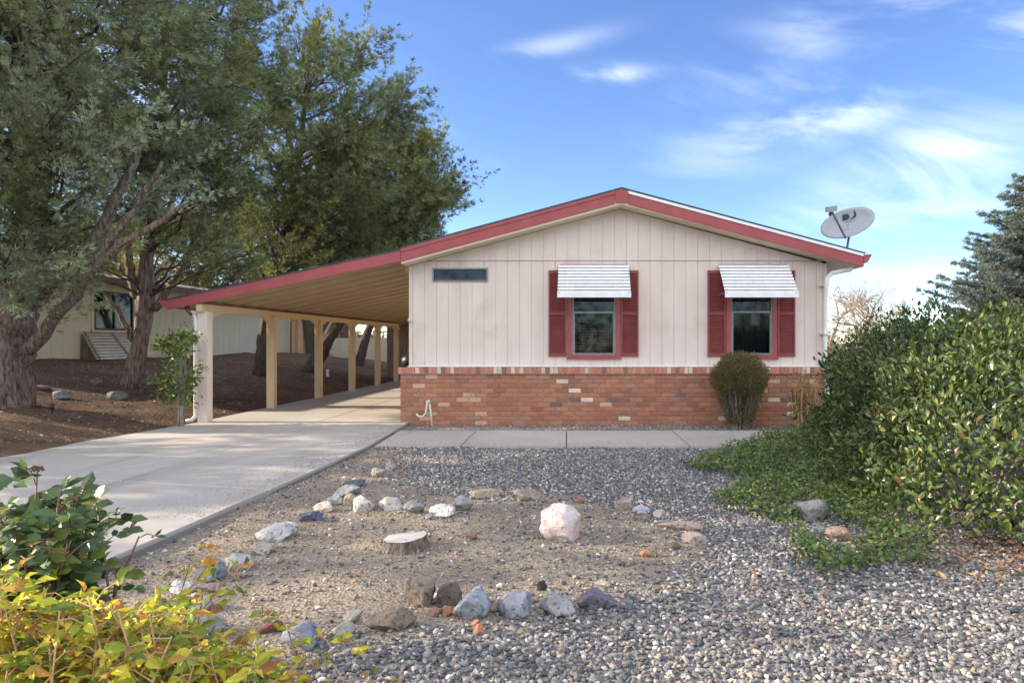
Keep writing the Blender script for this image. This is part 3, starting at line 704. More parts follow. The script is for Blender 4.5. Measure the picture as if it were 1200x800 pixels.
# backing board behind the planks, open at the windows
mb = MB()
def board(x0, x1, z0, z1): mb.prism([(x0, z0), (x1, z0), (x1, z1), (x0, z1)], 'y', HY+.001, HY+.05)
xsb = sorted([HX0+.002]+[h[0] for h in holes]+[h[1] for h in holes]+[HX1-.002])
for a, b in zip(xsb[:-1], xsb[1:]):
    hh = [h for h in holes if a >= h[0]-1e-6 and b <= h[1]+1e-6]
    if hh: board(a, b, .96, hh[0][2]); board(a, b, hh[0][3], ZS)
    else: board(a, b, .96, ZS)
mb.prism([(HX0+.002, ZS+.0005), (HX1-.002, ZS+.0005), (HX1-.002, roofz(HX1)-WT-.002), (RA[0], RA[1]-WT-.002), (HX0+.002, roofz(HX0)-WT-.002)], 'y', HY+.001, HY+.05)
mb.build('backing_board', M['siding'], house)
# side walls of the front room depth
mb = MB(); mb.box(HX0, HX0+.05, HY+.052, HY+.298, 0, roofz(HX0)-WT-.01); mb.build('wall', M['siding'], house)
mb = MB(); mb.box(HX1-.05, HX1, HY+.052, HY+.298, 0, roofz(HX1)-WT-.01); mb.build('wall', M['siding'], house)
for (xa, xb) in ((HX0-.006, HX0+.052), (HX1-.052, HX1+.006)):
    mb = MB(); mb.box(xa, xb, HY-.018, HY-.0005, .985, roofz((xa+xb)/2)-WT-.006); mb.build('corner_trim', M['cream_trim'], house)
# ledge over the brick
mb = MB(); mb.box(HX0-.01, HX1+.01, HY-.03, HY-.0005, .955, .983); mb.box(HX0-.01, HX1+.01, HY-.14, HY-.0005, .984-.02, .992-.02)
mb.build('ledge', M['white'], house)
# brick skirt: every brick modelled
BY = 10.86
mb = MB(); mb.box(HX0-.10, HX1+.04, BY+.006, HY-.001, -.1, .845); mort = mb.build('mortar_bed', M['mortar'], house)
mb = MB(); r = random.Random(3)
reds = [(.41, .165, .09), (.37, .15, .085), (.44, .195, .11), (.34, .14, .085), (.40, .185, .12), (.42, .17, .092)]
def sc(c, a, b):
    k = r.uniform(a, b); return tuple(q_*k for q_ in c)
def bcol(x, z):
    q = r.random()
    wht = .01+.035*max(0, min(1, (x+1.2)/2)) if z < .7 else .015
    if q < wht: return sc((.70, .55, .42), .85, 1.1)
    if q < wht+.012: return (.20, .12, .10)
    if q < wht+.07: return sc((.58, .34, .23), .9, 1.1)
    c = r.choice(reds); k = r.uniform(.88, 1.1); return tuple(a*k for a in c)
ch, bl = .0765, .206
x0b = HX0-.115; nrow = 11
for i in range(nrow):
    z0 = .004+i*ch; off = (i % 2)*bl/2; xx = x0b-off
    while xx < HX1+.05:
        a, b = max(xx, x0b), min(xx+bl-.010, HX1+.055)
        if b-a > .02:
            mb.cur = bcol((a+b)/2, z0); dy = r.uniform(-.0025, .0025)
            mb.cbox(a, b, BY-.008+dy, BY+.05, z0, z0+ch-.010, .004)
        xx += bl
    # return on the carport side
    yy = BY+.06
    while yy < 12.5:
        mb.cur = bcol(-3, z0); mb.box(x0b-.001, x0b+.012, yy, yy+bl-.01, z0, z0+ch-.01); yy += bl
skirt = mb.build('brick_skirt', M['brick'], house, colour=True)
mb = MB(); xx = x0b-.03
while xx < HX1+.06:
    q = r.random(); mb.cur = (sc((.66, .50, .39), .85, 1.1) if q < .20 else ((.24, .14, .11) if q < .26 else sc((.52, .21, .14), .8, 1.15)))
    mb.cbox(xx, xx+.062, BY-.045+r.uniform(-.004, .003), HY-.16, .856, .956+r.uniform(-.003, .003), .006); xx += .0715
mb.build('brick_cap', M['brick'], skirt, colour=True)
mb = MB(); mb.box(x0b-.02, HX1+.05, BY-.034, HY-.001, .846, .950); mb.build('cap_mortar', M['mortar'], skirt)

# window assemblies
def louvre_shutter(x0, x1, z0, z1):
    mb = MB(); f = .028; y0, y1 = HY-.045, HY-.0085
    mb.box(x0, x0+f, y0, y1, z0, z1); mb.box(x1-f, x1, y0, y1, z0, z1)
    zm = z0+(z1-z0)*.5
    for a, b in ((z0, z0+.06), (zm-.025, zm+.025), (z1-.05, z1)): mb.box(x0+f, x1-f, y0+.003, y1, a, b)
    mb.box(x0+f, x1-f, y1-.006, y1-.001, z0+.05, z1-.04)
    for (a, b) in ((z0+.06, zm-.025), (zm+.025, z1-.05)):
        zz = a+.012
        while zz < b-.02:
            mb.slab((x0+f, y0+.008, zz), (x1-x0-2*f, 0, 0), (0, .018, .020), (0, .004, -.004)); zz += .030
    return mb.build('shutter', M['shutter'], house)
def window(x0, x1, z0, z1, blinds, divider):
    mb = MB(); t = .028; y0 = HY-.022; y1 = HY+.03
    mb.box(x0, x0+t, y0, y1, z0, z1); mb.box(x1-t, x1, y0, y1, z0, z1); mb.box(x0+t, x1-t, y0, y1, z0, z0+t); mb.box(x0+t, x1-t, y0, y1, z1-t, z1)
    mb.box(x0+t, x1-t, y0+.006, y1, divider-.016, divider+.016)
    # lower sash
    mb.box(x0+t, x0+t+.018, y0+.008, y1-.01, z0+t, divider-.016); mb.box(x1-t-.018, x1-t, y0+.008, y1-.01, z0+t, divider-.016)
    win = mb.build('window', M['frame_grey'], house)
    mb = MB(); mb.box(x0+t, x1-t, HY+.006, HY+.010, z0+t, divider-.016); mb.box(x0+t, x1-t, HY+.016, HY+.020, divider+.016, z1-t)
    mb.build('pane', M['glass'], win)
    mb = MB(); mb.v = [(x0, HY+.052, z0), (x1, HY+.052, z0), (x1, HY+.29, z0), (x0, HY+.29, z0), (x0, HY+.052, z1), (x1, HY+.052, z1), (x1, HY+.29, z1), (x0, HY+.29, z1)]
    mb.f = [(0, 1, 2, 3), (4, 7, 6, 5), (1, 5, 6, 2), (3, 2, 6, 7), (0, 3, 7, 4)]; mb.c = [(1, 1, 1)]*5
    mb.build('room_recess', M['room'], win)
    if blinds:
        mb = MB(); zz = z0+t+.01
        while zz < divider-.02:
            mb.slab((x0+t+.01, HY+.055, zz), (x1-x0-2*t-.02, 0, 0), (0, .020, .008), (0, -.0006, .0015)); zz += .050
        for xx in (x0+.12, x1-.12): mb.box(xx, xx+.004, HY+.060, HY+.063, z0+t, z1-t)
        mb.box(x0+t, x1-t, HY+.055, HY+.085, z1-.07, z1-t)
        mb.build('blinds', M['blind'], win)
    else:
        mb = MB(); n = 30
        for i in range(n):
            a = x0+t+(x1-x0-2*t)*i/n; b = x0+t+(x1-x0-2*t)*(i+1)/n
            ya = HY+.17+.015*math.sin(i*1.9); yb = HY+.17+.015*math.sin((i+1)*1.9)
            mb.add([(a, ya, z0), (b, yb, z0), (b, yb, z1), (a, ya, z1)], [(0, 1, 2, 3)])
        mb.build('curtain', mat('dark_curtain', (.045, .05, .062), (.10, .105, .12), .9, 5), win, smooth=True)
    # red casing and sill
    mb = MB(); c_ = .075
    mb.box(x0-c_, x0-.001, HY-.034, HY-.0085, z0-.045, z1+.02); mb.box(x1+.001, x1+c_, HY-.034, HY-.0085, z0-.045, z1+.02)
    mb.box(x0-.001, x1+.001, HY-.034, HY-.0085, z0-.045, z0-.001)
    mb.box(x0-c_-.02, x1+c_+.02, HY-.05, HY-.0345, z0-.075, z0-.048)
    mb.build('window_casing', M['red'], win)
def awning(xc):
    aw = empty('awning', (0, 0, 0), None, None); aw.parent = house; aw.location = Vector((xc, HY-.05, 2.65))-house.location
    hw = .583; zt, zb = 2.650, 2.135; y1, y0 = HY-.06, 10.43
    mb = MB(); n = 9
    for i in range(n):
        t0 = i/n; t1 = (i+1)/n
        ya, yb = y1+(y0-y1)*t0, y1+(y0-y1)*t1; za, zb_ = zt+(zb-zt)*t0, zt+(zb-zt)*t1
        # each slat: a shallow sheet lapping over the next, its lip turned down
        mb.slab((xc-hw, ya, za), (2*hw, 0, 0), (0, (yb-ya)*.9, (zb_-za)*.12), (0, .002, .005))
        mb.slab((xc-hw, ya+(yb-ya)*.9-.003, za+(zb_-za)*.12+.006), (2*hw, 0, 0), (0, .002, 0), (0, 0, -.040))
    sl = mb.build('slats', M['white'], aw)
    mb = MB(); mb.box(xc-hw-.003, xc+hw+.003, y0-.012, y0-.004, 2.082, 2.152); mb.build('valance', M['white'], aw)
    for sx in (-1, 1):
        mb = MB(); xa = xc+sx*(hw-.03); mb.slab((xa-.01, y1, zt-.05), (.02, 0, 0), (0, y0-y1, zb-zt), (0, 0, .012)); mb.slab((xa-.01, y1+.03, 2.16), (.02, 0, 0), (0, y0-y1-.03, -.01), (0, 0, .014))
        mb.build('support_bar', M['frame_grey'], aw)
    mb = MB(); mb.box(xc-.56, xc+.56, HY-.055, HY-.0085, 2.625, 2.668); mb.build('mounting_board', M['shutter'], aw)
window(*WIN[0], True, wz(366)); window(*WIN[1], False, wz(365.5))
SH = [(wx(643), wx(664)), (wx(727.5), wx(748)), (wx(829), wx(850)), (wx(910.5), wx(931))]
for a, b in SH: louvre_shutter(a, b, wz(417.5), wz(317))
awning((wx(653)+wx(738))/2); awning((wx(841)+wx(922.5))/2)
# slit window
x0, x1, z0, z1 = SLIT; mb = MB(); t = .024
mb.box(x0, x1, HY-.03, HY+.03, z1-t, z1); mb.box(x0, x1, HY-.03, HY+.03, z0, z0+t*.7); mb.box(x0, x0+t, HY-.03, HY+.03, z0+t*.7, z1-t); mb.box(x1-t, x1, HY-.03, HY+.03, z0+t*.7, z1-t)
sw = mb.build('slit_window', M['frame_grey'], house)
mb = MB(); mb.box(x0+t, x1-t, HY-.002, HY+.002, z0+t*.7, z1-t); mb.build('pane', M['glass'], sw)
mb = MB(); mb.box(x0+.01, x1-.01, HY+.10, HY+.11, z0+.01, z1-.01); mb.build('curtain', mat('slit_curtain', (.14, .15, .16), (.20, .21, .22), .9, 3), sw)
mb = MB(); mb.box(x0+t, x1-t, HY+.012, HY+.022, z0+t*.7, z0+.055); mb.build('sash_rail', M['cream_trim'], sw)
# roof
YF = 10.65
mb = MB(); mb.prism([RL, RA, RRt, (RRt[0]+.02, RRt[1]+.02), (RA[0], RA[1]+.032), (RL[0], RL[1]+.028)], 'y', YF-.03, HYB+.3); roof = mb.build('roof', M['shingle'], house)
dn = lambda p, d: (p[0], p[1]-d)
mb = MB(); mb.prism([dn(RL, .001), dn(RA, .001), dn(RRt, .001), dn(RRt, .205), dn(RA, .240), dn(RL, .240)], 'y', YF, HYB+.28); mb.build('soffit', M['soffit'], house)
ax = .11
def rake(x0_, x1_, top, bot, y0_, y1_, m, nm='fascia', z1off=0):
    mb = MB(); mb.prism([(x0_, roofz(x0_)-top), (x1_, roofz(x1_)-top), (x1_, roofz(x1_)-bot), (x0_, roofz(x0_)-bot)], 'y', y0_, y1_); return mb.build(nm, m, house)
rake(RL[0], RA[0]-ax, .046, .205, YF-.022, YF-.001, M['red']); rake(RA[0]+ax, RRt[0]-.02, .050, .215, YF-.022, YF-.001, M['red'])
rake(RL[0], RA[0]-ax, .002, .052, YF-.034, YF-.0225, M['red'], 'drip_edge')
rake(RA[0]+ax-.02, RRt[0]-.02, .002, .046, YF-.034, YF-.0225, M['white'], 'drip_edge')
mb = MB(); mb.prism([(RA[0]-ax, roofz(RA[0]-ax)-.006), (RA[0], RA[1]-.004), (RA[0]+ax, roofz(RA[0]+ax)-.006), (RA[0]+ax*.86, roofz(RA[0]+ax)-.185), (RA[0]-ax*.86, roofz(RA[0]-ax)-.185)], 'y', YF-.04, YF-.001); mb.build('ridge_plate', M['red'], house)
# right gutter with its red end, elbow and downspout
mb = MB(); gx0 = RRt[0]-.015; gzt = RRt[1]-.01
mb.prism([(gx0, gzt-.13), (gx0+.06, gzt-.13), (gx0+.105, gzt-.05), (gx0+.125, gzt-.02), (gx0+.125, gzt), (gx0, gzt+.0)], 'y', YF-.03, HYB+.2); mb.build('gutter', M['red'], house)
mb = MB(); P = lambda a, b, Y=10.80: px2w(a, b, Y)
mb.tube([P(1000, 305), P(1000, 312), P(996, 316), P(986, 317.5), P(975, 320), P(969.5, 325), P(968.6, 332), (P(968.6, 332).x, 10.86, 2), (P(968.6, 332).x, 10.86, .99), (P(968.6, 332).x, 10.80, .90), (P(968.6, 332).x, 10.74, .12), (P(968.6, 332).x, 10.6, .06)], .037, 10)
mb.build('downspout', M['offwhite'], house, smooth=True)
for zz in (2.3, 1.5): mb = MB(); mb.box(P(968.6, 332).x-.046, P(968.6, 332).x+.046, 10.80, 10.99, zz, zz+.025); mb.build('pipe_strap', M['offwhite'], house)
mb = MB(); mb.box(wx(479.5), wx(484), HY-.06, HY-.019, wz(377), wz(373)); mb.tube([(wx(481), HY-.05, wz(374)), (wx(480), HY-.09, wz(375.5))], .015, 8); mb.build('wall_fitting', M['cream_trim'], house)

# ------------------------------------------------------------------ carport
PX = -6.19; PYs = [10.84, 13.18, 15.55, 17.82, 20.08, 22.1]
carport = empty('carport', (-4.6, 11, 0), 'open carport with ribbed tan ceiling, red edge and cream posts over the driveway', 'carport')
CT = (-2.91, 2.865); CB = (-6.70, 2.055)
csl = (CT[1]-CB[1])/(CT[0]-CB[0]); cz = lambda x: CB[1]+(x-CB[0])*csl
# roof pans (ribs run up the slope)
mb = MB(); yy = 10.68; per = .61; prof = []
while yy < 23.4:
    prof += [(yy, 0), (yy+.13, 0), (yy+.17, -.075), (yy+.36, -.075), (yy+.365, -.068), (yy+.375, -.068), (yy+.38, -.075), (yy+.57, -.075)]; yy += per
xa, xb = -6.66, -2.885
for th in (0, .003):
    pass
v = []; 
for (y_, dz) in prof:
    for x_ in (xa, xb): v.append((x_, y_, cz(x_)-.045+dz))
for (y_, dz) in prof:
    for x_ in (xa, xb): v.append((x_, y_, cz(x_)-.041+dz))
n = len(prof); f = []
for i in range(n-1):
    f.append((2*i, 2*i+1, 2*i+3, 2*i+2)); o = 2*n; f.append((o+2*i, o+2*i+2, o+2*i+3, o+2*i+1))
mb.add(v, f); mb.build('roof_pans', M['pan'], carport)
mb = MB(); mb.slab((CB[0], YF-.03, CB[1]-.012), (CT[0]-CB[0]-.002, 0, CT[1]-CB[1]), (0, 12.8, 0), (0, 0, .028)); mb.build('roof_skin', M['shingle'], carport)
mb = MB(); mb.prism([(CB[0]+.0, cz(CB[0])-.01), (CT[0]-.002, cz(CT[0])-.012), (CT[0]-.002, cz(CT[0])-.185), (CB[0]+.0, cz(CB[0])-.165)], 'y', YF-.024, YF+.0); mb.build('fascia', M['red'], carport)
mb = MB(); gx = CB[0]
mb.prism([(gx-.001, cz(gx)-.13), (gx-.05, cz(gx)-.12), (gx-.095, cz(gx)-.06), (gx-.12, cz(gx)-.03), (gx-.12, cz(gx)), (gx-.001, cz(gx)+.0)], 'y', YF-.03, 23.4); mb.build('gutter', M['red'], carport)
# beam
mb = MB(); mb.box(PX-.045, PX+.045, 10.66, 22.3, 1.877, 1.990); mb.build('beam', M['post'], carport)
mb = MB(); mb.box(-2.95, -2.87, 11.10, 22.3, cz(-2.95)-.30, cz(-2.95)-.16); mb.build('ledger_board', M['post'], carport)
for i, y_ in enumerate(PYs):
    mb = MB(); hw = .080 if i == 0 else .072
    mb.box(PX-hw, PX+hw, y_-hw, y_+hw, .058, 1.8765)
    po = mb.build('post', M['post_pale'] if i == 0 else M['post'], carport)
    if i == 0: po['label'] = 'thicker paler front post with the downspout beside it'
    for sgn in (-1, 1):
        if i == 0 and sgn < 0: continue
        # scroll-sawn bracket: concave curve with a scallop
        L_ = .33; H_ = .32; pts = [(0, 1.876), (sgn*L_, 1.876), (sgn*L_, 1.848)]
        for k in range(1, 12):
            t = k/12; a = t*math.pi/2
            uu = L_*(1-math.sin(a))+.035; vv = 1.848-(H_-.03)*(1-math.cos(a))
            uu += .018*math.sin(t*math.pi*3)
            pts.append((sgn*max(.02, uu), vv))
        pts.append((sgn*.03, 1.876-H_)); pts.append((0, 1.876-H_))
        pts = [(y_+sgn*(hw+.001)+u, v_) for u, v_ in pts]
        mb = MB(); mb.prism(pts, 'x', PX-.022, PX+.022); mb.build('bracket', M['post'], po)
# left downspout beside the front post
mb = MB(); mb.tube([px2w(219, 357, 10.75), px2w(220, 363, 10.75), px2w(225, 368, 10.75)], .035, 10); mb.build('gutter_outlet', M['brown_metal'], carport, smooth=True)
mb = MB(); xd = PX-.085-.03
mb.tube([px2w(224, 365, 10.75), px2w(230, 366.5, 10.75), (xd-.02, 10.76, 1.83), (xd, 10.77, 1.76), (xd, 10.77, 1.5), (xd, 10.77, .25), (xd, 10.77, .16), (xd-.05, 10.74, .10), (xd-.12, 10.70, .085)], .030, 10); mb.build('downspout', M['offwhite'], carport, smooth=True)
mb = MB(); mb.box(-6.9, -2.9, 23.5, 23.52, 0.03, 2.3); 
bd = MB(); xx = -6.9; r = random.Random(5)
while xx < -3.0:
    bd.cur = (r.uniform(1.0, 1.6),)*3; bd.box(xx, xx+.135, 23.46, 23.498, .05, 2.15); xx += .142
sh = empty('storage_shed', (-5, 23.5, 0), 'brown board storage shed closing the far end of the carport', 'shed')
bd.build('board_wall', M['darkwood'], sh, colour=True)
mb = MB(); mb.box(-6.92, -2.92, 23.52, 26.0, .02, 2.14); mb.build('shed_body', M['tan_fence'], sh)
mb = MB(); mb.box(-7.05, -2.9, 23.40, 26.1, 2.152, 2.2); mb.build('roof', M['shingle'], sh)
# covered black grill at the end of the carport
gr = empty('grill', (-5.42, 21, .06), 'black rounded grill at the far end of the carport, just showing past the house corner', 'grill')
mb = MB(); mb.lathe(-5.42, 21, [(.05, .98), (.18, .96), (.27, .88), (.30, .78), (.27, .66), (.18, .56), (.05, .52)][::-1], 20); mb.build('kettle', M['black'], gr, smooth=True)
for k in range(3):
    a = k*2.09+.4; mb = MB(); mb.tube([(-5.42+.18*math.cos(a), 21+.18*math.sin(a), .6), (-5.42+.3*math.cos(a), 21+.3*math.sin(a), .061)], .014, 6); mb.build('leg', M['black'], gr)
mb = MB(); mb.tube([(-5.47, 21, .975), (-5.47, 21, 1.02), (-5.37, 21, 1.02), (-5.37, 21, .975)], .01, 6); mb.build('handle', M['black'], gr)

# ------------------------------------------------------------------ satellite dish
dish = empty('satellite_dish', tuple(px2w(992, 288, 11.3)), 'grey oval satellite dish with a dark emblem, on the house roof', 'satellite dish')
dc = px2w(993, 261, 11.25); DN = Vector((-.42, -.86, .30)).normalized()
DU = Vector((.93, -.35, .28)); DU = (DU-DN*DU.dot(DN)).normalized(); DV = DN.cross(DU); DV = DV if DV.z > 0 else -DV
def dpt(u, v, dep=0.0): return dc+DU*u+DV*v+DN*dep
mb = MB(); nr, na = 8, 40; A_, B_2 = .445, .265
for side in (0, 1):
    for i in range(nr+1):
        for j in range(na):
            a = 2*math.pi*j/na; q = i/nr; mb.v.append(tuple(dpt(A_*q*math.cos(a), B_2*q*math.sin(a), .07*(q*q-1)+(.0 if side == 0 else -.012))))
base2 = (nr+1)*na
for i in range(nr):
    for j in range(na):
        j2 = (j+1) % na; mb.f.append((i*na+j, i*na+j2, (i+1)*na+j2, (i+1)*na+j)); mb.f.append((base2+i*na+j, base2+(i+1)*na+j, base2+(i+1)*na+j2, base2+i*na+j2)); mb.c += [(1, 1, 1)]*2
for j in range(na):
    j2 = (j+1) % na; mb.f.append((nr*na+j, nr*na+j2, base2+nr*na+j2, base2+nr*na+j)); mb.c.append((1, 1, 1))
refl = mb.build('reflector', M['dishgrey'], dish, smooth=True)
def onface(u, v): return dpt(u, v, .07*((u/A_)**2+(v/B_2)**2-1)+.006)
# the emblem: a rounded half disc and a rising swoosh, with small lettering below
mb = MB(); u0, v0 = .045, .135
pts = [(u0-.085, v0+.05), (u0-.03, v0+.05)]+[(u0-.03+.055*math.sin(t*math.pi/8), v0+.05*math.cos(t*math.pi/8)) for t in range(1, 8)]+[(u0-.03, v0-.05), (u0-.105, v0-.05)]
mb.add([onface(a, b) for a, b in pts], [tuple(range(len(pts)))])
sw_ = [(u0+.0, v0-.055), (u0+.06, v0-.04), (u0+.10, v0-.005), (u0+.115, v0+.06), (u0+.130, v0+.06), (u0+.135, v0-.01), (u0+.115, v0-.05), (u0+.06, v0-.062)]
mb.add([onface(a, b) for a, b in sw_], [tuple(range(len(sw_)))])
mb.build('emblem', M['logo'], refl)
def text_mesh(txt, size, centre_uv):
    cu = bpy.data.curves.new('lettering', 'FONT'); cu.body = txt; cu.size = size; cu.align_x = 'CENTER'; cu.resolution_u = 2
    ob = bpy.data.objects.new('lettering_src', cu); C.objects.link(ob); bpy.context.view_layer.update()
    me = bpy.data.meshes.new_from_object(ob.evaluated_get(bpy.context.evaluated_depsgraph_get())); C.objects.unlink(ob); bpy.data.objects.remove(ob)
    for v_ in me.vertices: v_.co = onface(centre_uv[0]+v_.co.x*1.25, centre_uv[1]+v_.co.y)
    return me
for tx, sz_, uv in (("DIRECTV", .034, (u0+.01, v0-.100)), ("SlimLine", .030, (-.06, -.10))):
    link_mesh('lettering', text_mesh(tx, sz_, uv), M['logo'], refl)
mb = MB(); fb = dpt(-.10, -.27, .02); ft = px2w(974.5, 247, 10.82)
mb.tube([fb-DN*.02, fb+(ft-fb)*.5, ft], .020, 8); mb.build('feed_arm', M['dishdark'], dish)
mb = MB(); q_ = (ft-fb).normalized(); mb.slab(ft-Vector((.075, .02, .03)), (.16, 0, .02), (0, .10, .02), (-.006, -.02, .085)); mb.tube([ft+Vector((.0, .05, .0)), ft+Vector((.03, .14, -.04))], .028, 10); mb.build('feed_head', M['dishgrey'], dish)
mb = MB(); foot = Vector((px2w(992, 288, 11.5).x, 11.5, roofz(px2w(992, 288, 11.5).x)+.02)); top_ = dc-DN*.11-DV*.12
mb.tube([foot, foot+Vector((0, 0, .12)), (foot+top_)/2+Vector((0, .02, .03)), top_, dc-DN*.078], .021, 8)
mb.tube([foot+Vector((.13, -.15, .0)), foot+Vector((.02, 0, .16))], .010, 6); mb.tube([foot+Vector((-.13, -.12, .05)), foot+Vector((-.01, 0, .16))], .010, 6)
mb.build('mast', M['dishdark'], dish)
mb = MB(); mb.slab(foot+Vector((-.12, -.1, .035)), (.24, 0, -.063), (0, .2, 0), (0, 0, .008)); mb.build('foot_plate', M['dishdark'], dish)

# ------------------------------------------------------------------ pipe by the wall, stub pipe, garden light
mb = MB(); bp_ = [px2w(506.5, 500, 10.72), px2w(505, 484, 10.72), px2w(503.5, 473, 10.70)]
x0, y0 = bp_[0].x, 10.72
o = MB(); o.tube([(x0, y0, -.03), (x0-.02, y0, .2), (x0-.045, y0-.01, .40)], .016, 8)
sp_ = o.build('standpipe', M['pvc'], origin=(x0, y0, 0), smooth=True); tag(sp_, 'cream bent standpipe rising from the dirt in front of the brick base', 'water pipe')
o = MB(); o.tube([(x0-.035, y0-.01, .37), (x0-.05, y0-.02, .43), (x0-.075, y0-.03, .42), (x0-.085, y0-.03, .33), (x0-.10, y0-.03, .22), (x0-.15, y0-.03, .16), (x0-.22, y0-.03, .17), (x0-.255, y0-.03, .205)], .017, 8); o.build('hose_bend', M['pvc'], sp_, smooth=True)
x0, y0 = -8.15, 21.2; g = gzf(x0, y0); o = MB(); o.tube([(x0, y0, g-.05), (x0, y0, g+.25)], .045, 10); tag(o.build('pipe_stub', M['white'], origin=(x0, y0, g)), 'short white pipe stub standing on the dark bank beyond the carport posts', 'pipe')
x0, y0 = gp(61, 488, .3); y0 = 9.9; x0 = (61-680)/F*y0; g = gzf(x0, y0)
gl_ = empty('garden_light', (x0, y0, g), 'small black stake light in the dirt beside the big tree trunk', 'garden light')
o = MB(); o.tube([(x0, y0, g-.03), (x0, y0, g+.07)], .008, 6); o.build('stake', M['black'], gl_)
o = MB(); o.lathe(x0, y0, [(.018, g+.06), (.028, g+.09), (.028, g+.14), (.02, g+.16)], 10); o.build('lamp_head', M['black'], gl_, smooth=True)
o = MB(); o.tube([(x0-.005, y0, g+.15), (x0-.01, y0, g+.26)], .003, 5); o.build('spike', M['black'], gl_)

# ------------------------------------------------------------------ neighbour's house on the left
NX = -14.0
nh = empty('neighbour_house', (NX, 24, .87), 'cream sided neighbouring house seen behind the trees on the left', 'house')
mb = MB(); 
NB = lambda y: 1.37-.50+0*y
y_ = 13.5; yw0, yw1 = 18.9, 20.55; zw0, zw1 = px2w(111, 386.5, 18.9).z, px2w(111, 340.5, 18.9).z+.02
def npl(y0, y1, z0, z1): mb.box(NX-.012, NX, y0+.004, y1-.004, z0, z1)
cut = [13.0]; 
while cut[-1] < 31.8: cut.append(min(31.8, cut[-1]+.40))
cut = sorted(set(cut+[yw0, yw1]))
for a, b in zip(cut[:-1], cut[1:]):
    if a >= yw0-1e-6 and b <= yw1+1e-6: npl(a, b, .60, zw0) if zw0 < 1.655 else (npl(a, b, .60, 1.650), npl(a, b, 1.665, zw0)); npl(a, b, zw1, 3.2)
    else: npl(a, b, .60, 1.650); npl(a, b, 1.662, 3.2)
mb.build('siding', M['neigh'], nh)
mb = MB(); mb.box(NX-7, NX-.3, 13, 31.79, .55, 3.2); mb.box(NX-.29, NX-.013, 13, yw0-.002, .55, 3.2); mb.box(NX-.29, NX-.013, yw1+.002, 31.79, .55, 3.2); mb.box(NX-.29, NX-.013, yw0, yw1, .55, zw0-.002); mb.box(NX-.29, NX-.013, yw0, yw1, zw1+.002, 3.2)
mb.build('wall', M['neigh'], nh)
mb = MB(); mb.prism([(NX+.45, 3.10), (NX-3.6, 3.75), (NX-7.6, 3.10), (NX-7.6, 3.25), (NX-3.6, 3.90), (NX+.45, 3.25)], 'y', 12.6, 32.1); mb.build('roof', M['neigh_roof'], nh)
mb = MB(); mb.box(NX+.451, NX+.475, 12.6, 32.1, 3.07, 3.24); mb.build('fascia', M['brown_metal'], nh)
mb = MB(); mb.box(NX+.002, NX+.02, 31.72, 31.82, .6, 3.1); mb.build('corner_trim', M['brown_metal'], nh)
mb = MB(); 
for a, b, c_, d_ in ((yw0, yw0+.06, zw0, zw1), (yw1-.06, yw1, zw0, zw1), (yw0+.06, yw1-.06, zw0, zw0+.06), (yw0+.06, yw1-.06, zw1-.06, zw1), ((yw0+yw1)/2-.03, (yw0+yw1)/2+.03, zw0+.06, zw1-.06)): mb.box(NX-.03, NX+.03, a, b, c_, d_)
nw = mb.build('window', M['black'], nh)
mb = MB(); mb.box(NX-.006, NX, yw0+.06, yw1-.06, zw0+.06, zw1-.06); mb.build('pane', M['glass'], nw)
mb = MB(); mb.box(NX-.20, NX-.19, yw0, (yw0+yw1)/2, zw0, zw1); mb.build('blind', mat('grey_blind', (.10, .10, .115), (.14, .14, .15), .8, 5), nw)
mb = MB(); mb.box(NX-.185, NX-.175, (yw0+yw1)/2+.02, yw1, zw0, zw1); mb.build('curtain', M['cloth'], nw)
mb = MB(); mb.box(NX+.001, NX+.025, yw0-.10, yw0-.002, zw0-.1, zw1+.1); mb.box(NX+.001, NX+.025, yw1+.002, yw1+.1, zw0-.1, zw1+.1); mb.box(NX+.001, NX+.025, yw0-.002, yw1+.002, zw1+.002, zw1+.1); mb.box(NX+.001, NX+.05, yw0-.1, yw1+.1, zw0-.1, zw0-.002)
mb.build('casing', M['neigh'], nw)
# the louvred awning hanging down under that window
la = empty('fallen_awning', (NX+.3, 19.3, .87), 'weathered white slatted awning leaning against the cream wall below its window', 'awning')
pA = Vector((NX+.06, 18.38, 1.62)); pB = Vector((NX+.06, 20.5, 1.62)); pC = Vector((NX+.50, 20.9, .86)); pD = Vector((NX+.50, 18.35, .86))
mb = MB(); n = 9
for i in range(n):
    a = pA+(pD-pA)*(i/n); b = pB+(pC-pB)*(i/n); dd = (pD-pA)/n
    mb.slab(a, b-a, dd*.97+Vector((.012, 0, .02)), Vector((.004, 0, .006)))
mb.build('slats', mat('aged_white_paint', (.48, .44, .36), (.60, .56, .47), .7, 6), la)
mb = MB(); rust = mat('rusty_bar', (.30, .19, .10), (.42, .30, .18), .8, 12)
for t in (.02, .52): 
    a = pA+(pB-pA)*t; b = pD+(pC-pD)*t; mb.slab(a+Vector((.03, 0, .03)), (0, .05, 0), b-a, Vector((.02, 0, .025)))
mb.slab(pA+Vector((.02, 0, .02)), pB-pA, (.03, 0, .0), (0, 0, .03)); mb.build('bars', rust, la)
mb = MB(); mb.add([pA, pD, Vector((NX+.03, 18.36, .86)), pA+Vector((-.02, .02, 0)), pD+Vector((-.02, .02, 0)), Vector((NX+.02, 18.38, .86))], [(0, 1, 2), (3, 5, 4), (0, 3, 4, 1), (1, 4, 5, 2), (2, 5, 3, 0)]); mb.build('shade_wedge', mat('gap_shade', (.12, .10, .07), (.2, .17, .12), .9, 9), la)  # dark triangle painted as the shade seen through the awning's open side

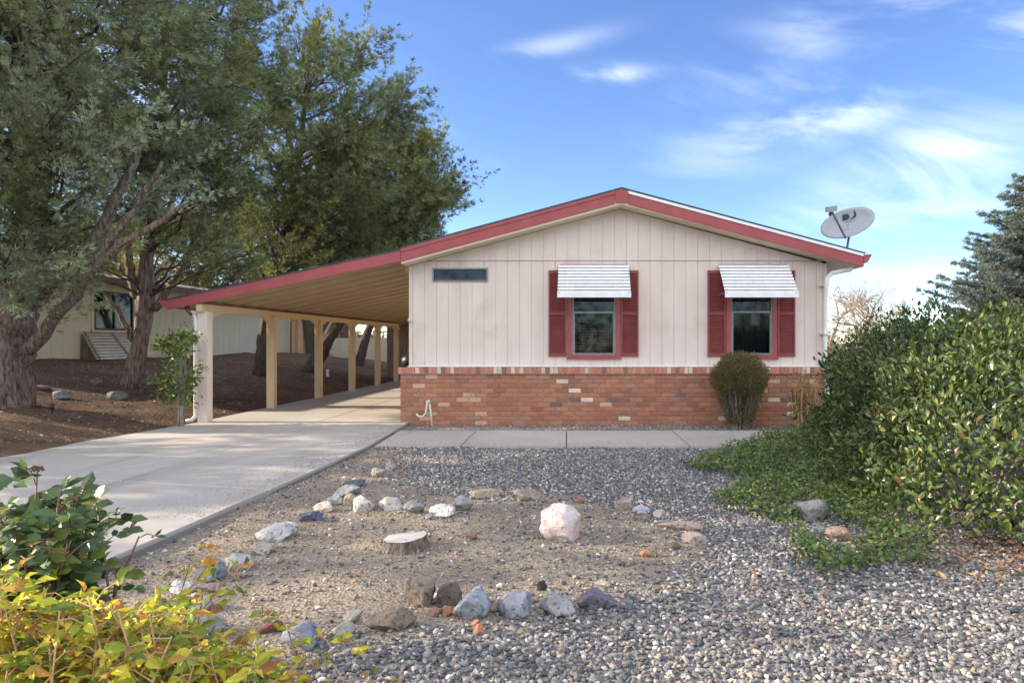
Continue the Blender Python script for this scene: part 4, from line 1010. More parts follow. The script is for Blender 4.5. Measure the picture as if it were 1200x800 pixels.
# wooden fence and block wall beyond the carport
fe = empty('wooden_fence', (-12.5, 31.8, .6), 'dark weathered board fence beyond the carport, next to the neighbouring house', 'fence')
mb = MB(); r = random.Random(9); a = Vector((NX-.7, 32.4, 0)); b = Vector((-10.95, 31.2, 0)); L_ = (b-a).length; d = (b-a).normalized(); q = 0
while q < L_:
    p = a+d*q; g = gzf(p.x, p.y)-.05; mb.cur = (r.uniform(.4, .85),)*3; mb.slab((p.x, p.y, g), d*.145, d.cross(Vector((0, 0, 1)))*-.02, (0, 0, 2.35+r.uniform(-.03, .03))); q += .155
mb.build('boards', M['darkwood'], fe, colour=True)
mb = MB(); mb.cur = (.8, .8, .8)
for hh in (.4, 1.9): mb.slab(a+Vector((0, .03, .7+hh)), b-a-Vector((0, 0, .3)), (0, .05, 0), (0, 0, .09))
mb.build('rail', M['darkwood'], fe, colour=True)
bw = empty('block_wall', (-10.2, 31, .35), 'pale tan block wall closing the yard beyond the far carport posts', 'wall')
mb = MB(); r = random.Random(2); z0 = .2
for i in range(9):
    xx = -11.9+(i % 2)*.2
    while xx < -3: mb.cbox(xx, xx+.39, 31.2, 31.35, z0+i*.152, z0+i*.152+.147, .005); xx += .4
mb.build('blocks', M['block'], bw)
mb = MB(); mb.box(-11.9, -3, 31.215, 31.34, .1, z0+9*.152); mb.build('mortar', M['mortar'], bw)
mb = MB(); xx = -11.9
while xx < -6.5: mb.box(xx, xx+.04, 31.26, 31.30, z0+9*.152, z0+9*.152+.35); xx += .42
mb.box(-11.9, -6.4, 31.27, 31.29, z0+9*.152+.30, z0+9*.152+.33); mb.build('top_rail', M['tan_fence'], bw)

# ------------------------------------------------------------------ trees
def limb_pts(a, b, sag, n, r, wig=.08):
    a, b = Vector(a), Vector(b); o = []
    for i in range(n+1):
        t = i/n; p = a.lerp(b, t); p.z += sag*math.sin(math.pi*t)
        if 0 < i < n: p += Vector((r.gauss(0, 1), r.gauss(0, 1), r.gauss(0, 1)))*wig*(b-a).length*.35
        o.append(p)
    return o
def conifer(label, trunk, rads, crowns, nclump, tufts, cols, wts, clr=.75, size=.16, seed=1, bark='bark', extra_limbs=(), keepout=None, extra=(), flat=.55, tseg=40, up=.35, group='tall junipers along the carport'):
    r = random.Random(seed); base = Vector(trunk[0]); base.z = gzf(base.x, base.y)
    root = empty('juniper_tree', tuple(base), label, 'tree', group)
    # trunk
    tp = [Vector(p) for p in trunk]; mb = MB(); pts = []; rr = []
    ns = max(8, tseg)
    for i in range(ns+1):
        u = i/ns*(len(tp)-1); k = min(int(u), len(tp)-2); t = u-k
        p = tp[k].lerp(tp[k+1], t); ra = rads[k]*(1-t)+rads[k+1]*t
        pts.append(p); rr.append(ra)
    pts[0].z -= .1
    mb.tube(pts, rr, 22, rough=.28, seed=seed)
    for (lp, lr) in extra_limbs:
        q = []; qr = []; m_ = 14
        for i in range(m_+1):
            u = i/m_*(len(lp)-1); k = min(int(u), len(lp)-2); t = u-k; q.append(Vector(lp[k]).lerp(Vector(lp[k+1]), t)); qr.append(lr[0]+(lr[1]-lr[0])*i/m_)
        for i in range(1, m_): q[i] += Vector((r.gauss(0, .02), r.gauss(0, .02), r.gauss(0, .02)))
        mb.tube(q, qr, 10, rough=.3, seed=seed+3)
    trk = mb.build('trunk', M[bark], root, smooth=True)
    # branches and foliage clumps
    cl = []; tries = 0
    tot = sum(c[6] for c in crowns)
    while len(cl) < nclump and tries < nclump*60:
        tries += 1; q = r.uniform(0, tot); c = crowns[-1]
        for cc in crowns:
            if q < cc[6]: c = cc; break
            q -= cc[6]
        d = Vector((r.gauss(0, 1), r.gauss(0, 1), r.gauss(0, 1))).normalized(); rad = r.uniform(.28, 1.0)**.5
        p = Vector((c[0]+d.x*c[3]*rad, c[1]+d.y*c[4]*rad, c[2]+d.z*c[5]*rad))
        if keepout and keepout(p): continue
        if any((p-o).length < clr*.62 for o in cl): continue
        cl.append(p)
    cl += [Vector(e) for e in extra]
    bmb = MB(); Ps, Ds, Ns, Ss, Cs = [], [], [], [], []
    topz = tp[-1].z
    for p in cl:
        zt = max(tp[0].z+1.8, min(topz, p.z-r.uniform(.3, 1.6)))
        k = 0
        while k < len(tp)-2 and tp[k+1].z < zt: k += 1
        t = max(0, min(1, (zt-tp[k].z)/max(.01, tp[k+1].z-tp[k].z))); s = tp[k].lerp(tp[k+1], t)
        lp = limb_pts(s, p, .12*(p-s).length*r.uniform(-.6, .6), 5, r); L_ = (p-s).length
        r0 = .012+.012*L_; bmb.tube(lp, [r0*(1-i/5)+.006 for i in range(6)], 5, caps=False)
        out = (p-s); out.z *= .5; out = (out.normalized()+Vector((0, 0, up+r.uniform(-.3, .25)))).normalized()
        sc = clr*r.uniform(.75, 1.25); n = int(tufts*sc/clr*r.uniform(.7, 1.2))
        # a few twigs through the clump
        for _ in range(4):
            e = p+out*sc*r.uniform(.15, .55)+Vector((r.gauss(0, 1), r.gauss(0, 1), r.gauss(0, .6)))*sc*.35; bmb.tube([p-out*.25*sc, (p+e)/2+Vector((0, 0, r.uniform(-.04, .04))), e], [.011, .007, .003], 4, caps=False)
        # feathery plumes: several elongated sub-sprays fanning from the limb end
        npl_ = 9; per = max(3, n//npl_); ccol = np.array(cols[rng.choice(len(cols), p=np.array(wts)/sum(wts))])*rng.uniform(.75, 1.25)
        for _ in range(npl_):
            od = np.array(out)+rng.normal(size=3)*np.array([.65, .65, .45]); od /= np.linalg.norm(od); ln = sc*rng.uniform(.7, 1.35)*(1.45 if rng.uniform() < .25 else 1); st0 = np.array(p)-np.array(out)*.35*sc+rng.normal(size=3)*sc*.18
            t = rng.uniform(0, 1, per)**.8; wd_ = sc*.105*(1.08-t*.9)
            off = rng.normal(size=(per, 3))*wd_[:, None]*np.array([1, 1, flat+.3]); 
            pos = st0+od*ln*t[:, None]+off+np.array([0, 0, .12])*(t[:, None]**2)*sc
            dd = od*1.15+norm(off)*.65+rng.normal(size=(per, 3))*.22+np.array([0, 0, .15])
            Ps.append(pos); Ds.append(dd); Ns.append(rng.normal(size=(per, 3))+np.array([0, 0, .8])); Ss.append(rng.uniform(.7, 1.45, per)*size)
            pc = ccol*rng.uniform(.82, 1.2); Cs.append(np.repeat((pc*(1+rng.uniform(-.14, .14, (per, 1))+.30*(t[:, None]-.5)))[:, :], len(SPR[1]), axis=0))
    bmb.build('branches', M['bark_dark'], root, smooth=True)
    P_ = np.concatenate(Ps); D_ = np.concatenate(Ds); N_ = np.concatenate(Ns); S_ = np.concatenate(Ss)
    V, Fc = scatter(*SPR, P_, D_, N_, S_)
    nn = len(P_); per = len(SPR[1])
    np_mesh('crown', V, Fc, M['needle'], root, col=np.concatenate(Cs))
    return root
GB = (.235, .275, .155); GO = (.205, .225, .10); GD = (.135, .165, .07); GY = (.36, .35, .11); GS = (.30, .35, .22)
def T(px, py, Y): return tuple(px2w(px, py, Y))
g1 = gzf(-8.75, 10.0)
def ko1(p):
    s_px = 680+F*p.x/p.y; s_py = 401-F*(p.z-CAMZ)/p.y
    return (s_py > 306 and 45 < s_px < 330) or p.y < 5.4
conifer('largest juniper, with a broad shaggy grey trunk, at the left edge',
        [(T(-14, 487, 10)[0], 10.0, g1), T(-10, 430, 10), T(-6, 390, 10), T(6, 345, 10), T(34, 290, 10), T(38, 220, 10), T(20, 60, 10.2), T(10, -250, 10.2)], [.50, .46, .45, .42, .22, .18, .13, .05],
        [(-9.6, 10.2, 6.7, 3.9, 3.6, 4.4, 1.0), (-7.6, 9.9, 6.3, 2.2, 2.4, 3.4, .5)], 120, 620, [GB, GS, GO, GD], [.42, .26, .2, .12], clr=.95, size=.105, seed=1, keepout=ko1,
        extra_limbs=[([T(30, 360, 10), T(62, 332, 9.9), T(92, 308, 9.8), T(122, 262, 9.7), T(150, 205, 9.6), T(170, 150, 9.6)], (.12, .04)),
                     ([T(32, 412, 9.9), T(52, 388, 9.8), T(82, 350, 9.6), T(110, 312, 9.5), T(150, 282, 9.4), T(186, 262, 9.4), T(215, 240, 9.3)], (.095, .03)),
                     ([T(112, 310, 9.5), T(140, 270, 9.4), T(165, 235, 9.3), T(190, 190, 9.2)], (.06, .02))],
        extra=[T(10, 225, 8.9), T(28, 262, 8.9), T(5, 300, 8.9), T(34, 312, 8.8), T(15, 190, 9), T(60, 170, 9), T(60, 338, 9.4)])
g2 = gzf(-9.2, 13.5)
def ko2(p):
    s_px = 680+F*p.x/p.y; s_py = 401-F*(p.z-CAMZ)/p.y
    return (s_py > 322) or (s_px > 352) or (s_px > 300 and 22 < s_py < 62)
conifer('juniper with a forked reddish trunk in front of the neighbour window',
        [(T(152, 463, 13.5)[0], 13.5, g2), T(158, 430, 13.5), T(167, 390, 13.5), T(170, 350, 13.5), T(172, 300, 13.5), T(180, 240, 13.5), T(190, 150, 13.6), T(195, 20, 13.7), T(195, -80, 13.7)], [.18, .155, .145, .165, .115, .09, .07, .05, .03],
        [(-9.0, 13.4, 7.6, 3.1, 3.0, 4.6, 1.0)], 108, 540, [GO, GB, GD, GY], [.38, .32, .24, .06], clr=.92, size=.115, seed=2, bark='bark', keepout=ko2,
        extra=[T(100, 304, 12.6), T(128, 296, 12.6), T(236, 314, 12.9), T(76, 314, 12.2), T(262, 306, 13)],
        extra_limbs=[([T(180, 362, 13.5), T(196, 342, 13.4), T(214, 316, 13.3), T(232, 270, 13.2), T(245, 225, 13.2)], (.075, .03)),
                     ([T(158, 400, 13.5), T(148, 378, 13.3), T(134, 355, 13.2), T(118, 341, 13.1), T(104, 338, 13.0)], (.055, .025)),
                     ([T(165, 350, 13.5), T(152, 318, 13.4), T(146, 285, 13.4), T(135, 250, 13.3)], (.11, .04))])
def ko3(p):
    s_px = 680+F*p.x/p.y; s_py = 401-F*(p.z-CAMZ)/p.y
    edge = np.interp(s_py, [0, 30, 38, 80, 130, 165, 190, 240, 262, 290], [330, 345, 385, 432, 474, 500, 516, 532, 520, 500])
    return s_px > edge or p.z < 2.9
g3 = gzf(-9.1, 19)
conifer('dark juniper whose trunk stands just behind the second carport post', [(-9.25, 19, g3), (-9.15, 19, 1.5), (-8.9, 19, 3), (-8.2, 19, 6), (-7.8, 19, 9.8)], [.19, .16, .14, .10, .03],
        [(-7.9, 19, 6.5, 3.2, 3.1, 3.9, 1)], 112, 430, [GO, GD, GB, GY], [.30, .42, .24, .04], clr=1.0, size=.15, seed=3, bark='bark_dark', keepout=ko3)
g4 = gzf(-9.0, 22)
conifer('leaning dark juniper behind the third and fourth carport posts', [(-9.05, 22, g4), (-8.6, 22, 1.2), (-8.0, 22.1, 2.3), (-7.2, 22.3, 4), (-6.9, 22.5, 6), (-6.6, 22.5, 9)], [.27, .22, .19, .15, .10, .03],
        [(-6.9, 22.5, 6.0, 2.8, 2.8, 3.3, 1)], 92, 380, [GO, GD, GB], [.4, .4, .2], clr=.95, size=.155, seed=4, bark='bark_dark', keepout=ko3, up=.6)
g5 = gzf(-9.05, 27)
conifer('farthest juniper, its thin trunk seen between the fourth and fifth carport posts', [(-9.1, 27, g5), (-8.8, 27, 1.6), (-8.2, 27, 3.2), (-7.0, 27, 5.4), (-6.7, 27, 9.2)], [.18, .15, .12, .09, .03],
        [(-6.6, 27, 5.2, 2.2, 2.0, 3.9, .8), (-8.5, 27, 5.2, 2.0, 2.0, 3.0, .4)], 76, 300, [GO, GD, GB], [.35, .4, .25], clr=.95, size=.17, seed=5, bark='bark_dark', keepout=ko3, up=1.0)
conifer('sunlit yellow-green tree showing through the gaps beyond the neighbouring roof', [(-23.5, 41, gzf(-23.5, 41)), (-23.5, 41, 3), (-23.4, 41, 8)], [.3, .25, .05],
        [(-23.5, 41, 6.5, 7, 4, 3.6, 1)], 100, 190, [(.30, .28, .09), (.22, .23, .09), (.34, .27, .10)], [.4, .4, .2], clr=1.5, size=.34, seed=6, bark='bark_dark', group=None)
conifer('tall olive tree far behind the neighbouring house, left of the yellow-green one', [(-38, 44, gzf(-38, 44)), (-38, 44, 5), (-38, 44, 10)], [.4, .3, .05],
        [(-38, 44, 7.0, 8, 5, 4.4, 1)], 90, 150, [(.16, .17, .07), (.11, .13, .06)], [.5, .5], clr=1.8, size=.4, seed=8, bark='bark_dark', group=None)

conifer('juniper standing left of the driveway, nearer the camera than the big trunk', [(-13.2, 7.4, gzf(-13.2, 7.4)), (-13.2, 7.4, 3), (-13.2, 7.4, 8)], [.35, .28, .05],
        [(-13.2, 8.2, 5.2, 3.0, 2.3, 3.2, 1)], 44, 250, [GO, GD, GB], [.4, .3, .3], clr=1.2, size=.24, seed=31, bark='bark')
conifer('loose juniper at the roadside end of the driveway bank', [(-14.0, 3.0, gzf(-14, 3)), (-14, 3, 2), (-14, 3, 5)], [.25, .2, .04],
        [(-14.0, 4.2, 3.9, 2.2, 1.5, 2.0, 1)], 12, 110, [GO, GD, GB], [.4, .3, .3], clr=1.1, size=.24, seed=32, bark='bark')

# the wood that closes the horizon, and a tan thicket beyond the house corner
def far_wood(name, pts, h, n, size, cols, wts):
    P, D = [], []
    for _ in range(n):
        u = rng.uniform(0, len(pts)-1); i = int(min(u, len(pts)-2)); t = u-i; x = pts[i][0]*(1-t)+pts[i+1][0]*t; y = pts[i][1]*(1-t)+pts[i+1][1]*t
        hh = h*(.55+.30*math.sin(x*.31+y*.17)+.15*math.sin(x*.83+1)+.12*math.sin(x*2.1)); P.append((x+rng.normal()*1.2, y+rng.normal()*2.5, gzf(x, y)+hh*rng.uniform(0, 1)**.8)); 
    P = np.array(P); V, Fc = scatter(*SPR, P, rng.normal(size=(n, 3))+np.array([0, 0, .6]), rng.normal(size=(n, 3)), rng.uniform(.6, 1.3, n)*size)
    tag(np_mesh(name, V, Fc, M['needle'], col=colvar(n, cols, wts, .25, len(SPR[1]))), kind='stuff')
far_wood('far_trees', [(-90, 45), (-40, 75), (-10, 85), (20, 90), (60, 80), (110, 50)], 5.2, 16000, .75, [(.14, .15, .07), (.22, .20, .10), (.30, .24, .15)], [.5, .3, .2])
far_wood('roadside_thicket', [(-22, -15), (-8, -17), (6, -16), (22, -15)], 5.5, 5200, .55, [(.16, .16, .07), (.24, .20, .10), (.10, .11, .05)], [.5, .3, .2])
far_wood('thicket', [(10.5, 31), (13, 30), (17, 31), (20, 33)], 1.7, 4200, .22, [(.30, .24, .17), (.24, .19, .13), (.20, .19, .10)], [.5, .35, .15])

# blue spruce on the right
def spruce():
    X0, Y0 = 18.0, 24.0; g = gzf(X0, Y0); r = random.Random(12)
    root = empty('spruce_tree', (X0, Y0, g), 'blue-grey spruce rising behind the hedge at the right edge', 'tree')
    mb = MB(); mb.tube([(X0, Y0, g-.1), (X0, Y0, 3), (X0, Y0, 6), (X0, Y0, 9.6)], [.24, .2, .13, .03], 12, rough=.15); mb.build('trunk', M['bark_dark'], root, smooth=True)
    bm_ = MB(); Ps, Ds, Ns, Ss = [], [], [], []; z = 1.2
    while z < 9.3:
        rad = np.interp(z, [1.0, 2.8, 4.0, 6.2, 8, 9.6], [3.2, 4.5, 4.3, 2.7, 1.3, .25]); nb = 10
        for k in range(nb):
            a = 2*math.pi*(k+r.random()*.9)/nb; L_ = rad*r.uniform(.72, 1.12); d = Vector((math.cos(a), math.sin(a), 0))
            pts = [Vector((X0, Y0, z))+d*L_*t+Vector((0, 0, (-.10*L_*math.sin(t*2.2)+.10*L_*t*t*1.5))) for t in (0, .25, .5, .75, 1)]
            bm_.tube(pts, [.035, .028, .02, .013, .006], 5, caps=False)
            side = Vector((-d.y, d.x, 0)); nsb = int(6+L_*3.2)
            for q in range(nsb):
                t = .22+.78*(q+r.random())/nsb; u = t*4; i = min(3, int(u)); p = pts[i].lerp(pts[i+1], u-i)
                for sg in (-1, 1):
                    l2 = (L_*(1-t)*.40+.22)*r.uniform(.7, 1.1); dd = (side*sg*.85+d*.65+Vector((0, 0, r.uniform(-.15, .35)))).normalized(); e = p+dd*l2
                    n = int(26*l2/.4)+7; tt = rng.uniform(0, 1, n); P0 = np.array(p)+np.array(dd)*l2*tt[:, None]+rng.normal(size=(n, 3))*.018
                    Ps.append(P0); Ds.append(np.array(dd)*.55+rng.normal(size=(n, 3))*.55+np.array([0, 0, .25])); Ns.append(rng.normal(size=(n, 3))); Ss.append(rng.uniform(.08, .14, n))
                    bm_.tube([p, e], [.007, .003], 3, caps=False)
            n = 16; Ps.append(np.array(pts[4])+rng.normal(size=(n, 3))*.05); Ds.append(np.array(d)*.8+rng.normal(size=(n, 3))*.5+np.array([0, 0, .4])); Ns.append(rng.normal(size=(n, 3))); Ss.append(rng.uniform(.10, .16, n))
        z += .235
    bm_.build('branches', M['bark_dark'], root)
    P_ = np.concatenate(Ps); V, Fc = scatter(*SPR, P_, np.concatenate(Ds), np.concatenate(Ns), np.concatenate(Ss))
    np_mesh('crown', V, Fc, M['needle'], root, col=colvar(len(P_), [(.17, .215, .20), (.12, .155, .125), (.22, .24, .17)], [.5, .35, .15], .2, len(SPR[1])))
spruce()
# bare twiggy trees
def bare(x, y, h, label, seed, spread=1.0):
    g = gzf(x, y); root = empty('bare_tree', (x, y, g), label, 'tree', 'bare pale trees beyond the house'); r = random.Random(seed)
    tr = MB(); br = MB()
    def grow(p, d, L_, rad, dep):
        n = 3; pts = [p]; q = p.copy()
        for i in range(n):
            d = (d+Vector((r.gauss(0, .16), r.gauss(0, .16), r.gauss(.05, .10)))).normalized(); q = q+d*L_/n; pts.append(q.copy())
        (tr if dep == 0 else br).tube(pts, [rad*(1-.35*i/n) for i in range(n+1)], 6 if dep < 3 else 4, caps=False)
        if dep >= 6: return
        for k in range(3 if dep < 5 else 2):
            dd = (d*.9+Vector((r.gauss(0, .62*spread), r.gauss(0, .62*spread), r.gauss(.12, .38)))).normalized(); s_ = pts[r.choice([2, 3, 3])]
            grow(s_.copy(), dd, L_*r.uniform(.62, .86), max(.006, rad*.6), dep+1)
    grow(Vector((x, y, g-.05)), Vector((0, 0, 1)), h*.30, h*.028, 0)
    tr.build('trunk', M['bark_pale'], root); br.build('branches', M['bark_pale'], root)
bare(11.6, 27.5, 4.3, 'bare pale twiggy tree just right of the house downspout', 21, 1.25)
bare(13.9, 29.0, 4.4, 'bare pale twiggy tree between the house and the spruce, right of the other bare one', 34, 1.25)
bare(12.6, 33.0, 4.8, 'bare pale tree farther back, seen between the two nearer bare ones', 47, 1.3)
conifer('low green conifer far behind the house corner beside the bare trees', [(12.4, 40, 0), (12.4, 40, 2), (12.4, 40, 4)], [.2, .15, .03], [(12.4, 40, 2.6, 1.4, 1.4, 1.7, 1)], 22, 150, [(.12, .13, .06), (.08, .10, .05)], [.5, .5], clr=.8, size=.25, seed=9, bark='bark_dark', group=None)

# ------------------------------------------------------------------ hedge
def blob_mass(blobs, n_total, depth, power=2.6, rough=.05):
    areas = np.array([b[3]*b[5]+b[4]*b[5]+b[3]*b[4] for b in blobs]); cnt = (n_total*areas/areas.sum()).astype(int); Pp, Nn = [], []
    for (cx, cy, z0, rx, ry, h), n in zip(blobs, cnt):
        d = rnd_dir(n); d[:, 2] = np.abs(d[:, 2])**.8
        k = (np.abs(d)**power).sum(1)**(1/power); s = d/k[:, None]
        dep = rng.uniform(0, 1, n)**1.6*depth; lump = 1+rough*np.sin(s[:, 0]*9+cx)*np.sin(s[:, 1]*8+cy)*1.2+rough*np.sin(s[:, 2]*11+s[:, 0]*7)+rng.normal(0, rough*.35, n)
        sc = np.array([rx, ry, h]); P = np.array([cx, cy, z0])+s*sc*lump[:, None]; nr = norm(np.sign(d)*np.abs(s)**(power-1)/sc)
        P = P-nr*dep[:, None]; ok = np.ones(n, bool)
        for (bx_, by_, bz, qx, qy, qh) in blobs:
            if (bx_, by_) == (cx, cy): continue
            e = (np.abs((P[:, 0]-bx_)/qx)**power+np.abs((P[:, 1]-by_)/qy)**power+np.abs((P[:, 2]-bz)/qh)**power)**(1/power); ok &= ~(e < .86)
        Pp.append(P[ok]); Nn.append(nr[ok])
    return np.concatenate(Pp), np.concatenate(Nn)
HB = [(4.75, 5.35, .05, 2.35, 1.55, 1.52), (4.4, 6.9, .05, 1.75, 1.4, 1.56), (4.22, 8.2, .05, 1.2, 1.15, 1.55), (3.35, 5.0, .05, 1.05, .95, 1.12), (5.9, 4.6, .05, 1.7, 1.3, 1.72)]
hedge = empty('hedge', (4.5, 6.2, 0), 'big rounded glossy green hedge filling the right side, taller than the brick base', 'hedge')
P_, N_ = blob_mass(HB, 98000, .42, rough=.065)
k_ = (P_[:, 2] > .10+.22*np.clip((4.6-P_[:, 1]), 0, 1)*np.clip((P_[:, 0]-2.3)/1, 0, 1)) & (P_[:, 0]/P_[:, 1] < 1.15); P_, N_ = P_[k_], N_[k_]
ns = 140; q_ = rng.choice(len(P_), ns); sh_p, sh_n = [], []
for a_ in q_:
    dd = norm(N_[a_]*.6+np.array([0, 0, .7])+rng.normal(size=3)*.25); L_ = rng.uniform(.08, .24); tt = rng.uniform(0, 1, 13)
    sh_p.append(P_[a_]+N_[a_]*.05+dd*L_*tt[:, None]+rng.normal(size=(13, 3))*.008); sh_n.append(np.repeat(dd[None], 13, 0))
P_ = np.concatenate([P_]+sh_p); N_ = np.concatenate([N_]+sh_n)
n = len(P_); D_ = N_*.35+rng.normal(size=(n, 3))*.55+np.array([0, 0, .45]); NL = N_+rng.normal(size=(n, 3))*.45+np.array([0, 0, .3])
V, Fc = scatter(*LEAF8, P_, D_, NL, rng.uniform(.042, .085, n))
cH = colvar(n, [(.066, .108, .024), (.10, .145, .032), (.044, .075, .023), (.17, .19, .048), (.14, .075, .035)], [.36, .26, .24, .10, .04], .2, 8)
np_mesh('foliage', V, Fc, M['leaf'], hedge, col=cH)
mb = MB(); r = random.Random(4)
for k in range(150):
    b = r.choice(HB); a = r.uniform(0, 6.28); rr = r.uniform(.2, .7); p0 = Vector((b[0]+r.uniform(-.4, .4), b[1]+r.uniform(-.3, .3), 0)); p1 = Vector((b[0]+b[3]*rr*math.cos(a), b[1]+b[4]*rr*math.sin(a), b[5]*r.uniform(.5, .78)))
    mb.tube(limb_pts(p0, p1, .05, 4, r, .04), [.022, .017, .013, .009, .005], 5, caps=False)
for k in range(60):      # bare lower twigs sticking out at the foot
    x0, y0 = r.uniform(2.9, 5.2), r.uniform(3.85, 4.5); p = Vector((x0, y0, r.uniform(.0, .3))); q = p+Vector((r.gauss(-.1, .25), r.uniform(-.35, -.02), r.uniform(-.12, .22))); q.z = max(.02, q.z)
    mb.tube(limb_pts(p, q, .06, 5, r, .12), [.009, .008, .007, .005, .004, .002], 5, caps=False)
mb.build('branches', M['greybark'], hedge)
# vine ground cover
poly = [gp(*p) for p in [(800, 548), (850, 528), (900, 513), (960, 508), (1010, 560), (1060, 630), (1120, 672), (1040, 664), (975, 690), (935, 655), (925, 620), (840, 598), (850, 575), (880, 565)]]
n = 60000; cx = rng.uniform(1.0, 4.4, n); cy = rng.uniform(3.2, 9.9, n); wb = .06*np.sin(cx*9+cy*5); k_ = smooth_mask(cx+wb, cy+wb, poly, .10) > rng.uniform(.25, .9, n)
for (rx_, ry_, rr_) in [(*gp(951, 603), .20), (*gp(964, 622), .17), (*gp(981, 628), .17), (*gp(951, 618), .13), (*gp(965, 638), .12), (*gp(982, 644), .12)]:
    k_ &= np.hypot(cx-rx_, (cy-ry_)*.8) > rr_*(1+.2*np.sin(cx*40))
cx, cy = cx[k_], cy[k_]; n = len(cx)
hmax = .10+.22*np.clip((cx-1.9-.12*(cy-4))/1.2, 0, 1)+.05*np.sin(cx*6)*np.sin(cy*5)
cz_ = gz(cx, cy)+.01+np.maximum(.02, hmax)*rng.uniform(0, 1, n)**.6
V, Fc = scatter(*ROUND8, np.stack([cx, cy, cz_], -1), rng.normal(size=(n, 3))*np.array([1, 1, .5])+np.array([0, 0, .2]), rng.normal(size=(n, 3))*.5+np.array([-.1, -.3, 1]), rng.uniform(.022, .044, n))
tag(np_mesh('ground_cover', V, Fc, M['leaf'], col=colvar(n, [(.085, .145, .03), (.14, .205, .045), (.06, .10, .025), (.25, .26, .06)], [.38, .3, .2, .12], .2, 8)), kind='stuff')
# brown litter under the hedge
n = 3500; lx = rng.uniform(1.9, 5.0, n); ly = rng.uniform(3.4, 4.6, n); k_ = rng.uniform(size=n) < np.clip((lx-1.9)/1.2, 0, 1)*np.clip((ly-3.5)/.35, 0, 1); lx, ly = lx[k_], ly[k_]; n = len(lx)
V, Fc = scatter(*LEAF4, np.stack([lx, ly, gz(lx, ly)+.03], -1), rng.normal(size=(n, 3))*np.array([1, 1, .3]), rng.normal(size=(n, 3))*.5+np.array([0, 0, 1]), rng.uniform(.03, .06, n))
tag(np_mesh('hedge_litter', V, Fc, M['litter'], col=colvar(n, [(.26, .13, .07), (.36, .24, .14), (.14, .08, .05)], [.45, .25, .3], .2, 2)), kind='stuff')

# ------------------------------------------------------------------ shrubs by the wall
def vase_shrub(x, y, label):
    g = gzf(x, y); root = empty('round_shrub', (x, y, g), label, 'shrub'); r = random.Random(5); mb = MB()
    for k in range(70):
        a = r.uniform(0, 6.28); q = r.uniform(.2, 1)**.5; p0 = Vector((x+.10*math.cos(a), y+.08*math.sin(a), g-.02)); p1 = Vector((x+.38*q*math.cos(a), y+.30*q*math.sin(a), g+r.uniform(.6, 1.05)))
        mb.tube(limb_pts(p0, p1, -.05, 4, r, .06), [.010, .009, .007, .005, .003], 4, caps=False)
    mb.build('stems', M['greybark'], root)
    n = 26000; d = rnd_dir(n); q = rng.uniform(.25, 1, n)**.4*(1+rng.normal(0, .04, n)+.07*np.sin(d[:, 0]*7+1)*np.sin(d[:, 2]*6+d[:, 1]*4)); P = d*q[:, None]*np.array([.46, .40, .44]); z = P[:, 2]
    f = np.clip(.42+(z+.44)/.62, .42, 1); P[:, 0] *= f; P[:, 1] *= f; P[:, 2] = z*1.0; P += np.array([x, y, g+.80])
    n2 = 11000; zz = rng.uniform(.10, .65, n2); a = rng.uniform(0, 6.28, n2); rr = (.13+.38*zz)*rng.uniform(.3, 1, n2)
    P = np.concatenate([P, np.stack([x+rr*np.cos(a)*1.1, y+rr*np.sin(a), g+zz], -1)]); n = len(P)
    V, Fc = scatter(*LEAF4, P, norm(P-np.array([x, y, g+.5]))+rng.normal(size=(n, 3))*.7, rng.normal(size=(n, 3))+np.array([0, 0, .5]), rng.uniform(.014, .030, n), np.full(n, 1.3))
    np_mesh('foliage', V, Fc, M['leafsoft'], root, col=colvar(n, [(.17, .16, .06), (.10, .10, .045), (.24, .14, .07), (.28, .24, .09)], [.4, .3, .16, .14], .2, 2))
vase_shrub(2.53, 10.42, 'round olive shrub on many thin stems, below the right window')
def thin_shrub(x, y, label):
    g = gzf(x, y); root = empty('upright_shrub', (x, y, g), label, 'shrub'); r = random.Random(15); mb = MB(); P = []
    for k in range(60):
        a = r.uniform(0, 6.28); q = r.uniform(.1, 1); p0 = Vector((x+.12*math.cos(a), y+.08*math.sin(a), g-.02)); p1 = Vector((x+.27*q*math.cos(a), y+.16*q*math.sin(a), g+r.uniform(.45, .92)))
        pts = limb_pts(p0, p1, .02, 4, r, .05); mb.tube(pts, [.006, .005, .005, .004, .002], 4, caps=False)
        for t in range(26):
            u = r.uniform(1.2, 4); i = min(3, int(u)); P.append(pts[i].lerp(pts[i+1], u-i))
    mb.build('stems', M['cane_tan'], root); P = np.array([tuple(p) for p in P])+rng.normal(size=(len(P), 3))*.02; n = len(P)
    V, Fc = scatter(*LEAF4, P, rng.normal(size=(n, 3))+np.array([0, 0, .6]), rng.normal(size=(n, 3)), rng.uniform(.03, .07, n), np.full(n, .6))
    np_mesh('foliage', V, Fc, M['leafsoft'], root, col=colvar(n, [(.36, .26, .12), (.22, .22, .08), (.30, .16, .08)], [.5, .3, .2], .2, 2))
thin_shrub(3.52, 10.35, 'wispy tan upright shrub between the round olive shrub and the hedge')
